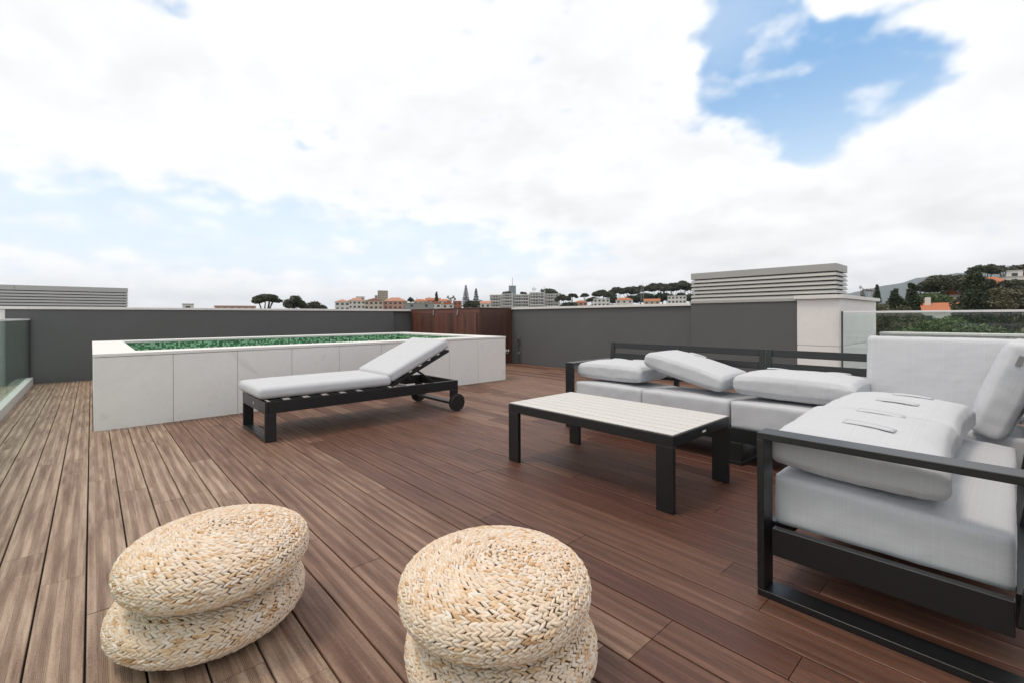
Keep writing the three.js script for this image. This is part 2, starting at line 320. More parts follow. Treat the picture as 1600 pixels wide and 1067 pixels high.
// louvred enclosures: mitred rings with a slanted section
function ring(x0, x1, z0, z1, prof) {
  const pos = [], n = prof.length, cor = ([o]) => [[x0 - o, z0 - o], [x1 + o, z0 - o], [x1 + o, z1 + o], [x0 - o, z1 + o]];
  for (let i = 0; i < n; i++) {
    const A = prof[i], B = prof[(i + 1) % n], a = cor(A), b = cor(B);
    for (let k = 0; k < 4; k++) { const j = (k + 1) % 4, q = [[...a[k], A[1]], [...a[j], A[1]], [...b[j], B[1]], [...b[k], B[1]]].map(([x, z, y]) => [x, y, z]); pos.push(...q[0], ...q[2], ...q[1], ...q[0], ...q[3], ...q[2]); }
  }
  const g = new THREE.BufferGeometry(); g.setAttribute('position', new THREE.Float32BufferAttribute(pos, 3)); g.computeVertexNormals(); return boxUV(g);
}
function louvers(label, x0, x1, z0, z1, yb, yt, n, seams) {
  const t = thing('louvred_enclosure', label, 'roof vent');
  part(t, 'core', box(x0 + 0.09, x1 - 0.09, yb - 0.02, yt - 0.02, z0 + 0.09, z1 - 0.09, 0), M.galv);
  const fh = 0.108, pitch = (yt - fh - yb) / n;
  let s = x0;
  if (seams) { const cuts = [x0, ...seams, x1]; for (let i = 0; i + 1 < cuts.length; i++) part(t, 'fascia', box(cuts[i] + 0.0015, cuts[i + 1] - 0.0015, yt - fh, yt, z0, z1, 0.004), M.louver); }
  else part(t, 'fascia', box(x0, x1, yt - fh, yt, z0, z1, 0.004), M.louver);
  for (let i = 0; i < n; i++) {
    const y = yb + i * pitch, h = pitch * 0.74;
    part(t, 'louver_slat', ring(x0, x1, z0, z1, [[0, y], [0.004, y + 0.004], [-0.016, y + h], [-0.07, y + h + 0.008], [-0.07, y + h - 0.002], [-0.02, y + h - 0.006], [-0.006, y + 0.010], [-0.03, y + 0.004], [-0.03, y]]), M.louver);
  }
  for (const [cx, cz] of [[x0 + 0.08, z0 + 0.08], [x1 - 0.08, z0 + 0.08], [x0 + 0.08, z1 - 0.08], [x1 - 0.08, z1 - 0.08]]) part(t, 'post', box(cx - 0.03, cx + 0.03, yb - 0.01, yt - fh, cz - 0.03, cz + 0.03, 0.003), M.metal);
  return t;
}
louvers('pale louvred rooftop enclosure standing on the dark grey block', 7.70, 8.32, -3.82, -1.70, 1.378, 1.86, 6);
{
  const t = louvers('pale louvred rooftop enclosure behind the grey wall past the glass railing', -6.0, 0.66, -15.25, -14.57, 1.36, 1.86, 6, [-1.22]);
  part(t, 'plinth', box(-5.95, 0.61, -0.2, 1.34, -15.2, -14.62, 0), M.kerb);
}

function glassRail(label, panels, x, post, yb, yt, kerb, pane = M.glass) {     // panels: list of [z0, z1] at plane x
  const t = thing('glass_railing', label, 'railing');
  if (kerb) part(t, 'kerb', kerb, M.kerb);
  for (const [a, b] of panels) {
    part(t, 'glass_panel', box(x - 0.006, x + 0.006, yb, yt, a + 0.004, b - 0.004, 0), pane);
    part(t, 'top_rail', box(x - 0.016, x + 0.016, yt + 0.001, yt + 0.026, a, b - 0.001, 0.003), M.rail);
  }
  for (const z of post) part(t, 'end_post', box(x - 0.02, x + 0.02, yb - 0.02, yt + 0.028, z - 0.008, z + 0.008, 0.003), M.metal);
  return t;
}
glassRail('glass railing on a grey kerb beside the pool', [[-11.53, -10.57], [-10.57, -8.8], [-8.8, -7.03], [-7.03, -5.26], [-5.26, -3.49], [-3.49, -1.72], [-1.72, 0.05], [0.05, 1.8]], -0.80, [-11.545], 0.09, 1.105, box(-0.95, -0.752, -0.2, 0.117, -11.575, 2.4, 0.006), M.glassGreen);
glassRail('glass railing behind the corner sofa in front of the trees', [[-1.60, -0.27], [-0.27, 1.23], [1.23, 2.73]], 7.60, [-1.615], -0.02, 1.155);

{ // the raised pool
  const t = thing('pool', 'raised plunge pool clad in pale stone with green mosaic lining', 'pool', [0.012, 0, -6.25]);
  const L = 5.53, D = 3.62, H = 0.775, ct = 0.032, rim = 0.352;
  const j = [0, 0.65, 1.27, 1.88, 2.49, 3.11, 3.72, 4.30, 4.90, L];
  for (let i = 0; i + 1 < j.length; i++) {
    part(t, 'cladding_panel', box(j[i] + 0.0018, j[i + 1] - 0.0018, -0.02, H - ct - 0.004, -0.025, 0, 0.002), M.stone);
    part(t, 'cladding_panel', box(j[i] + 0.0018, j[i + 1] - 0.0018, -0.02, H - ct - 0.004, -D, -D + 0.025, 0.002), M.stone);
  }
  for (let i = 0; i < 6; i++) for (const x of [0, L - 0.025]) part(t, 'cladding_panel', box(x, x + 0.025, -0.02, H - ct - 0.004, -D + 0.027 + (D - 0.054) * i / 6 + 0.0018, -D + 0.027 + (D - 0.054) * (i + 1) / 6 - 0.0018, 0.002), M.stone);
  part(t, 'shell', merge([box(0.03, L - 0.03, 0, H - ct - 0.01, -0.33, -0.029, 0), box(0.03, L - 0.03, 0, H - ct - 0.01, -D + 0.029, -D + 0.33, 0), box(0.03, 0.33, 0, H - ct - 0.01, -D + 0.331, -0.331, 0), box(L - 0.33, L - 0.03, 0, H - ct - 0.01, -D + 0.331, -0.331, 0)]), M.stone);
  const m = 0.334;
  part(t, 'mosaic_lining', merge([box(m, L - m, -0.01, H - ct - 0.003, -m - 0.014, -m, 0), box(m, L - m, -0.01, H - ct - 0.003, -D + m, -D + m + 0.014, 0), box(m, m + 0.014, -0.01, H - ct - 0.003, -D + m + 0.0145, -m - 0.0145, 0), box(L - m - 0.014, L - m, -0.01, H - ct - 0.003, -D + m + 0.0145, -m - 0.0145, 0), box(m, L - m, -0.03, -0.012, -D + m, -m, 0)]), M.mosaic);
  part(t, 'water', box(m + 0.016, L - m - 0.016, 0.0, 0.53, -D + m + 0.016, -m - 0.016, 0), M.water);
  const o = 0.006;
  for (let i = 0; i < 3; i++) for (const [za, zb] of [[-rim, o], [-D - o, -D + rim]]) part(t, 'rim_slab', box(lerp(-o, L + o, i / 3) + 0.001, lerp(-o, L + o, (i + 1) / 3) - 0.001, H - ct, H, za, zb, 0.003), M.cap);
  for (const [xa, xb] of [[-o, rim], [L - rim, L + o]]) part(t, 'rim_slab', box(xa + 0.001, xb, H - ct + 0.0003, H - 0.0003, -D + rim + 0.002, -rim - 0.002, 0.003), M.cap);
}

{ // timber cabinet in the corner
  const t = thing('timber_cabinet', 'dark red timber storage cabinet with board doors in the wall corner', 'cabinet', [6.68, 0, -8.42]);
  const W = 1.0, D = 3.12, H = 1.345, r = rng(9);
  part(t, 'carcass', box(0.025, W, -0.01, H - 0.03, -D, -0.025, 0), M.iroko[1]);
  const n1 = 11; for (let i = 0; i < n1; i++) part(t, 'board', box(W * i / n1 + 0.0015, W * (i + 1) / n1 - 0.0015, 0.01, H - 0.03, -0.022, 0.0 - r() * 0.003, 0.002), M.iroko[1 + Math.floor(r() * 2)]);
  part(t, 'lid', box(-0.012, W, H - 0.027, H, -D, 0.012, 0.003), M.iroko[2]);
  part(t, 'top_rail', box(0.0, 0.022, H - 0.125, H - 0.03, -D, -0.024, 0.002), M.iroko[0]);
  const doors = [[-1.12, -0.12], [-2.10, -1.13], [-3.0, -2.11]];
  for (const [a, b] of doors) {
    const d = part(t, 'door', box(0.002, 0.02, 0.03, H - 0.13, a + 0.004, b - 0.004, 0), M.iroko[1]);
    const n = 10; for (let i = 0; i < n; i++) part(d, 'board', box(-0.018, -0.001, 0.03, H - 0.13, lerp(a, b, i / n) + 0.002, lerp(a, b, (i + 1) / n) - 0.002, 0.002), M.iroko[Math.min(2, Math.floor(r() * 2.6))]);
  }
  for (const z of [-0.06, -3.06]) part(t, 'post', box(0.0, 0.022, 0.01, H - 0.128, z - 0.052, z + 0.03, 0.002), M.iroko[2]);
  for (const z of [-0.86, -1.93]) part(t, 'latch', merge([box(-0.034, -0.020, H - 0.16, H - 0.04, z - 0.014, z + 0.014, 0.003), box(-0.05, -0.03, H - 0.17, H - 0.145, z - 0.02, z + 0.02, 0.004)]), M.steel);
}
{
  const t = thing('outdoor_socket', 'pair of small white outdoor sockets on the timber cabinet side', 'socket', [7.50, 0.30, -8.418]);
  part(t, 'back_plate', box(-0.08, 0.08, -0.07, 0.05, 0.002, 0.02, 0.004), M.rubber);
  for (const x of [-0.036, 0.036]) { const g = new THREE.SphereGeometry(0.028, 14, 10); g.scale(1, 1.2, 0.6); part(t, 'socket_cover', g, M.badge, [x, 0.01, 0.024]); }
  part(t, 'cable_loop', new THREE.TorusGeometry(0.03, 0.005, 6, 14, Math.PI), M.badge, [0, -0.03, 0.024], [0, 0, Math.PI]);
  const w = thing('wall_tap', 'thin standing garden tap with pipe against the grey wall', 'tap', [7.64, 0, -8.13]);
  const pipe = (pts, rr) => new THREE.TubeGeometry(new THREE.CatmullRomCurve3(pts.map((p) => new THREE.Vector3(...p))), 20, rr, 8);
  part(w, 'pipe', new THREE.CylinderGeometry(0.009, 0.009, 0.60, 10), M.metal, [0, 0.30, 0]);
  part(w, 'valve', merge([new THREE.CylinderGeometry(0.018, 0.018, 0.05, 10).translate(0, 0.27, 0), new THREE.CylinderGeometry(0.006, 0.006, 0.06, 8).rotateZ(1.57).translate(-0.02, 0.275, 0)]), M.steel);
  part(w, 'head', merge([new THREE.CylinderGeometry(0.022, 0.022, 0.06, 12).rotateX(1.57).translate(0, 0.60, 0.0), pipe([[0, 0.60, -0.02], [0, 0.605, -0.07], [0, 0.58, -0.10], [0, 0.55, -0.105]], 0.014)]), M.steel);
}

// ------------------------------------------------------------------ soft goods
// A cushion: w x h x d, `edge` is the gusset height at the border, crown swells the middle
function cushion(w, h, d, { edge = h * 0.8, crown = 0, round = 0.03, pinch = 0.0, wrinkle = 0.004, seed = 1, sag = 0, nx = 36, ny = 8, nz = 36, fold = 0, taper = 0, soft = 0.5 } = {}) {
  const g = new THREE.BoxGeometry(2, 2, 2, nx, ny, nz), p = g.attributes.position, nn = g.attributes.normal, uv = g.attributes.uv, r = rng(seed), off = r() * 90;
  for (let i = 0; i < p.count; i++) {
    const a = p.getX(i), b = p.getY(i), c = p.getZ(i), ax = Math.abs(a), az = Math.abs(c);
    const body = Math.pow(Math.max(0, (1 - Math.pow(ax, 2.6)) * (1 - Math.pow(az, 2.6))), soft);
    let T = edge + (h - edge) * body + crown * body;
    let x = a * w / 2 * (1 - pinch * az * az * az * 0.0 - pinch * (1 - az * az) * 0.0), z = c * d / 2, y = b * T / 2;
    // sides pulled in between the corners, gusset bulging out
    x -= Math.sign(a) * pinch * Math.pow(ax, 4) * (1 - az * az); z -= Math.sign(c) * pinch * Math.pow(az, 4) * (1 - ax * ax);
    // rounded edges
    const R = Math.min(round, T / 2.05), X = w / 2 - Math.abs(x), Z = d / 2 - Math.abs(z), Y = T / 2 - Math.abs(y);
    const ex = Math.max(0, R - X), ey = Math.max(0, R - Y), ez = Math.max(0, R - Z), L = Math.hypot(ex, ey, ez);
    if (L > R) { const k = R / L; x -= Math.sign(x) * ex * (1 - k); y -= Math.sign(y) * ey * (1 - k); z -= Math.sign(z) * ez * (1 - k); }
    const wr = fbm(x * 7 + off, y * 9, z * 7, 3) * wrinkle * 1.2 + fbm(x * 22 + off, y * 26, z * 22 + off, 2) * wrinkle * 0.35;
    const cr = fold ? fold * Math.pow(ax * az, 3) * Math.sin((x / w - z / d) * 60 + 5 * fbm(x * 5, y * 5, z * 5 + off, 2)) : 0;
    const n = [nn.getX(i), nn.getY(i), nn.getZ(i)];
    x += n[0] * (wr + cr * 0.3); y += n[1] * (wr + cr); z += n[2] * (wr + cr * 0.3);
    if (sag) y -= sag * body;
    if (taper && b > -0.5) y += taper * c * (b + 0.5) / 1.5;
    p.setXYZ(i, x, y, z);
    const [s, t] = Math.abs(n[1]) > 0.5 ? [x, z] : Math.abs(n[0]) > 0.5 ? [z, y] : [x, y]; uv.setXY(i, s + off, t);
  }
  // close the seams between the box's faces
  const m = new Map();
  const src = new THREE.BoxGeometry(2, 2, 2, nx, ny, nz).attributes.position;
  for (let i = 0; i < p.count; i++) { const k = [src.getX(i), src.getY(i), src.getZ(i)].map((q) => q.toFixed(4)).join(); const e = m.get(k) ?? m.set(k, []).get(k); e.push(i); }
  for (const e of m.values()) if (e.length > 1) { const s = [0, 0, 0]; for (const i of e) { s[0] += p.getX(i); s[1] += p.getY(i); s[2] += p.getZ(i); } for (const i of e) p.setXYZ(i, s[0] / e.length, s[1] / e.length, s[2] / e.length); }
  return smoothed(g);
}
function flap(w, d) {                                    // a loose fastening tab of the same cloth, one end lifting
  const g = new THREE.BoxGeometry(w, 0.003, d, 8, 1, 2), p = g.attributes.position;
  for (let i = 0; i < p.count; i++) { const s = p.getX(i) / w + 0.5; p.setY(i, p.getY(i) + 0.004 * Math.sin(s * 3.1) + 0.005 * s * (p.getZ(i) / d + 0.5)); }
  return smoothed(boxUV(g));
}

// ------------------------------------------------------------------ sun lounger
{
  const t = thing('sun_lounger', 'anthracite sun lounger with pale grey cushion, raised back and two wheels', 'sun lounger', [1.158, 0, -4.59]);
  const L = 2.137, W = 0.84, y0 = 0.258, y1 = 0.368;     // the long side nearest the sofa lies on z = 0
  for (const z of [0, -W + 0.03]) part(t, 'side_rail', box(0.0305, L - 0.0305, y0, y1, z - 0.03, z, 0.004), M.metal);
  part(t, 'end_rail', box(0, 0.03, y0, y1, -W, 0, 0.004), M.metal); part(t, 'end_rail', box(L - 0.03, L, y0, y1, -W, 0, 0.004), M.metal);
  for (const z of [-0.031, -W]) part(t, 'leg', box(0, 0.096, 0.0305, y0 - 0.0005, z, z + 0.031, 0.004), M.metal);
  part(t, 'sled_bar', box(0, 0.096, 0, 0.03, -W, 0, 0.004), M.metal);
  for (const z of [-0.031, -W]) part(t, 'leg', box(L - 0.105, L, 0.115, y0 - 0.0005, z, z + 0.031, 0.004), M.metal);
  part(t, 'axle_bar', box(L - 0.105, L, 0.085, 0.1145, -W, 0, 0.004), M.metal);
  for (const z of [0.022, -W - 0.022]) {
    const w = part(t, 'wheel', new THREE.CylinderGeometry(0.105, 0.105, 0.034, 40).rotateX(Math.PI / 2), M.rubber, [L - 0.035, 0.106, z]);
    part(w, 'hub', new THREE.CylinderGeometry(0.085, 0.09, 0.006, 32).rotateX(Math.PI / 2), M.metal, [0, 0, z > 0 ? 0.019 : -0.019]);
  }
  for (let i = 0; i < 7; i++) part(t, 'slat', box(0.05 + i * 0.178, 0.05 + i * 0.178 + 0.105, y1 + 0.001, y1 + 0.013, -W + 0.02, -0.004, 0.003), M.metal);
  part(t, 'cross_bar', box(1.30, 1.34, y0 + 0.02, y1 - 0.03, -W + 0.031, -0.031, 0.003), M.metal);
  part(t, 'cross_bar', box(1.66, 1.70, y0 + 0.01, y0 + 0.05, -W + 0.031, -0.031, 0.003), M.steel);
  part(t, 'badge', new THREE.CylinderGeometry(0.012, 0.012, 0.004, 18).rotateZ(Math.PI / 2), M.badge, [-0.0015, 0.313, -0.40]);
  const hx = 1.275, hy = 0.378, ang = 0.432, len = 0.83, back = new THREE.Group(); back.name = 'backrest'; back.position.set(hx, hy, 0); back.rotation.z = ang; t.add(back);
  for (const z of [-0.03, -W + 0.06]) part(back, 'back_rail', box(0, len, -0.012, 0.02, z - 0.03, z, 0.003), M.metal);
  for (let i = 0; i < 6; i++) part(back, 'back_slat', box(0.03 + i * 0.137, 0.03 + i * 0.137 + 0.09, 0.0205, 0.031, -W + 0.025, -0.025, 0.003), M.metal);
  for (const z of [-0.09, -W + 0.09]) part(t, 'strut', bar([hx + 0.36, hy + 0.13, z], [hx + 0.66, y0 + 0.05, z], 0.03, 0.02, [0, 0, 1]), M.metal);
  part(t, 'cushion', cushion(1.32, 0.115, 0.80, { edge: 0.105, crown: 0.014, round: 0.042, wrinkle: 0.004, seed: 3, nx: 50 }), M.fabric, [0.612, y1 + 0.075, -W / 2]);
  const bc = part(back, 'back_cushion', cushion(0.845, 0.118, 0.80, { edge: 0.108, crown: 0.014, round: 0.032, wrinkle: 0.004, seed: 8, nx: 40 }), M.fabric, [0.435, 0.094, -W / 2]);
}

// ------------------------------------------------------------------ coffee table
{
  const t = thing('coffee_table', 'low anthracite coffee table with pale slatted top in front of the sofa', 'table', [2.44, 0, -1.32]);
  const W = 0.765, L = 1.40, H = 0.446, a = 0.062;       // x 0..W, z 0..-L
  for (const x of [0, W - 0.03]) part(t, 'apron', box(x, x + 0.03, H - a, H, -L, 0, 0.003), M.metal);
  for (const z of [0, -L + 0.03]) part(t, 'apron', box(0.0305, W - 0.0305, H - a, H, z - 0.03, z, 0.003), M.metal);
  for (const x of [0, W - 0.03]) for (const z of [0, -L + 0.11]) part(t, 'leg', box(x, x + 0.03, 0, H - a - 0.0005, z - 0.11, z, 0.003), M.metal);
  const n = 8, s = (W - 0.012) / n;
  for (let i = 0; i < n; i++) part(t, 'table_slat', box(0.006 + i * s + 0.004, 0.006 + (i + 1) * s - 0.004, H + 0.0008, H + 0.008, -L + 0.006, -0.006, 0.002), M.slat);
  for (const z of [-0.35, -0.7, -1.05]) part(t, 'cross_bar', box(0.031, W - 0.031, H - 0.03, H, z - 0.02, z + 0.02, 0.002), M.metal);
  part(t, 'badge', box(W * 0.5 - 0.022, W * 0.5 + 0.022, H - 0.038, H - 0.026, 0.0, 0.003, 0.001), M.badge);
}

// ------------------------------------------------------------------ modular sofa
// Every module: origin at its front left foot, x along its length, seat facing +z, back at -z.
function sofaModule(label, pos, turn, L, { armLeft = false, armRight = false, seats = 2, backFrom = 0, backTo = L, sideBack = false, seed = 1, skipSeat = false }) {
  const t = thing('sofa_module', label, 'sofa', pos, turn, undefined);
  const D = 0.80, y0 = 0.168, y1 = 0.277, ah = 0.66;
  const a0 = armLeft ? 0.1 : 0, a1 = armRight ? L - 0.1 : L;
  part(t, 'seat_rail', box(a0 + 0.001, a1 - 0.001, y0, y1, -0.045, -0.012, 0.003), M.metal); part(t, 'seat_rail', box(a0 + 0.001, a1 - 0.001, y0, y1, -D + 0.06, -D + 0.09, 0.003), M.metal);
  for (const [x, arm] of [[0.028, armLeft], [L - 0.062, armRight]]) part(t, 'seat_rail', box(x, x + 0.034, y0, y1, -D + 0.0905, -0.0455, 0.003), M.metal);
  const n = Math.round(L / 0.19); for (let i = 0; i < n; i++) part(t, 'seat_slat', box(a0 + 0.07 + i * (a1 - a0 - 0.2) / (n - 1), a0 + 0.13 + i * (a1 - a0 - 0.2) / (n - 1), y1 - 0.02, y1 - 0.006, -D + 0.0905, -0.0455, 0.002), M.metal);
  for (const [x, arm] of [[0, armLeft], [L - 0.1, armRight]]) {
    const f = new THREE.Group(); f.name = arm ? 'arm_frame' : 'leg_frame'; t.add(f);
    const top = arm ? ah : y0 - 0.0005, tw = 0.027;
    part(f, 'leg', box(x, x + 0.1, tw + 0.0005, top - (arm ? tw + 0.0005 : 0), -tw, 0, 0.003), M.metal);
    part(f, 'leg', box(x, x + 0.1, tw + 0.0005, top - (arm ? tw + 0.0005 : 0), -D, -D + tw, 0.003), M.metal);
    part(f, 'sled_bar', box(x, x + 0.1, 0, tw, -D, 0, 0.003), M.metal);
    if (arm) part(f, 'arm_rest', box(x, x + 0.1, ah - tw, ah, -D, 0, 0.003), M.metal);
  }
  // open back of horizontal bars, leaning a little
  const lean = 0.13, back = new THREE.Group(); back.name = 'back_frame'; back.position.set(0, y1, -D + 0.075); back.rotation.x = -lean; t.add(back);
  const bars = [[0.50, 0.562], [0.385, 0.448], [0.318, 0.353], [0.20, 0.235]], n2 = Math.max(1, Math.round((backTo - backFrom) / 0.76));
  for (const [b0, b1] of bars) part(back, 'back_bar', box(backFrom + 0.051, backTo - 0.051, b0, b1, -0.024, 0.002, 0.003), M.metal);
  for (let i = 0; i <= n2; i++) { const x = lerp(backFrom + 0.026, backTo - 0.026, i / n2); part(back, 'back_post', box(x - 0.024, x + 0.024, -0.06, 0.5625, -0.028, 0.005, 0.003), M.metal); }
  if (sideBack) {
    const sb = new THREE.Group(); sb.name = 'side_back_frame'; t.add(sb); sb.position.set(L - 0.03, y1, 0);
    for (const [b0, b1] of bars) part(sb, 'back_bar', box(-0.024, 0.002, b0, b1, -D + 0.12, -0.06, 0.003), M.metal);
    for (const z of [-0.035, -D + 0.095]) part(sb, 'back_post', box(-0.028, 0.005, -0.06, 0.5625, z - 0.024, z + 0.024, 0.003), M.metal);
  }
  const s0 = armLeft ? 0.104 : 0.004, s1 = armRight ? L - 0.104 : L - 0.004, cw = (s1 - s0) / seats;
  for (let i = 0; i < seats; i++) {
    const c = part(t, 'seat_cushion', cushion(cw - 0.004, 0.20, 0.68, { edge: 0.184, crown: 0.032, round: 0.013, wrinkle: 0.006, taper: 0.020, soft: 0.95, seed: seed * 10 + i }), M.fabric, [s0 + (i + 0.5) * cw, y1 + 0.084, -0.035 - 0.335]);
  }
  return t;
}
const sofaFar = sofaModule('anthracite two seat sofa module with one arm along the grey wall behind the coffee table', [3.62, 0, -3.15], -Math.PI / 2, 1.645, { armLeft: true, seats: 2, seed: 2 });
const sofaCorner = sofaModule('anthracite corner sofa module joining the other two', [3.62, 0, -1.503], -Math.PI / 2, 1.60, { seats: 2, backFrom: 0.004, backTo: 1.5, sideBack: true, seed: 3 });
const sofaNear = sofaModule('anthracite two seat sofa module with an open loop arm and two pillows lying on it', [3.60, 0, -0.715], Math.PI, 1.605, { armRight: true, seats: 2, seed: 4 });

// loose back pillows
const bodyAt = (p, x, z) => { const [w, h, d, e] = p.userData.size, q = Math.sqrt(Math.max(0, (1 - Math.pow(Math.abs(2 * x / w), 2.6)) * (1 - Math.pow(Math.abs(2 * z / d), 2.6)))); return (e + (h - e) * q) / 2; };
function pillow(label, pos, rot, w, h, d, opt, group) {
  const t = thing('back_pillow', label, 'pillow', pos, 0, group); t.rotation.set(...rot);
  t.userData.size = [w, h, d, opt.edge];
  part(t, 'cover', cushion(w, h, d, opt), M.fabric);
  part(t, 'zip_pull', box(w / 2 - 0.012, w / 2 - 0.004, -0.012, 0.012, -d / 2 + 0.05, -d / 2 + 0.056, 0.001), M.zip);
  return t;
}
const PO = { edge: 0.105, round: 0.036, pinch: 0.014, wrinkle: 0.006, fold: 0.005 };
const pn1 = pillow('plump grey pillow lying flat beside the open loop arm of the sofa', [2.47, 0.575, -0.44], [0.05, 0.04, 0.02], 0.74, 0.215, 0.56, { ...PO, seed: 21 });
const pn2 = pillow('plump grey pillow lying flat between another pillow and the upright corner cushion', [3.22, 0.575, -0.44], [0.03, -0.03, 0.0], 0.72, 0.215, 0.56, { ...PO, seed: 22 });
for (const [p, list] of [[pn1, [[-0.12, 0.106, 0.02, 1.45], [0.20, 0.10, 0.02, 1.5]]], [pn2, [[-0.14, 0.106, 0.02, 1.5], [0.16, 0.104, 0.04, 1.55]]]]) for (const [x, y, z, a] of list) part(p, 'fastening_tab', flap(0.17, 0.05), M.fabric, [x, bodyAt(p, x, z) + 0.001, z], [0, a, 0]);
const pa1 = pillow('grey pillow lying flat beside the far sofa arm', [3.98, 0.585, -2.71], [0, Math.PI / 2 + 0.04, 0], 0.75, 0.20, 0.54, { ...PO, seed: 23 });
const pa2 = pillow('grey pillow tilted and propped on the pillow next to it', [3.97, 0.66, -1.93], [0, Math.PI / 2 - 0.02, 0.23], 0.74, 0.19, 0.54, { ...PO, seed: 24 });
const pa3 = pillow('grey pillow lying flat on the sofa between the tilted pillow and the corner', [3.98, 0.598, -1.11], [0, Math.PI / 2, 0], 0.80, 0.215, 0.56, { ...PO, seed: 25 });
for (const [p, list] of [[pa1, [[-0.1, 0.09, 0.19, 0.3], [0.15, 0.09, 0.2, 0.2]]], [pa2, [[0.1, 0.085, 0.2, 0.2]]], [pa3, [[-0.2, 0.1, 0.2, 0.3], [0.22, 0.095, 0.19, 0.1]]]]) for (const [x, y, z, a] of list) part(p, 'fastening_tab', flap(0.15, 0.05), M.fabric, [x, bodyAt(p, x, z) + 0.001, z], [0, a, 0]);
const big = pillow('large flat grey back cushion standing upright against the corner back frame', [4.26, 0.715, -0.355], [0, Math.PI / 2, 0], 0.79, 0.15, 0.52, { edge: 0.13, round: 0.035, wrinkle: 0.005, seed: 26 });
big.rotation.set(0, 0, 0); big.rotation.order = 'YXZ'; big.rotation.set(Math.PI / 2 - 0.13, -Math.PI / 2, 0);
const lean = pillow('grey back cushion leaning at the sofa corner with a small dark label', [3.97, 0.715, -0.035], [0, 0, 0], 0.74, 0.20, 0.54, { ...PO, edge: 0.12, seed: 27 });
lean.rotation.order = 'YXZ'; lean.rotation.set(-(Math.PI / 2 - 0.32), 0, 0);
part(lean, 'care_label', box(-0.371, -0.362, 0.0, 0.022, 0.15, 0.205, 0.001), M.tagCloth);

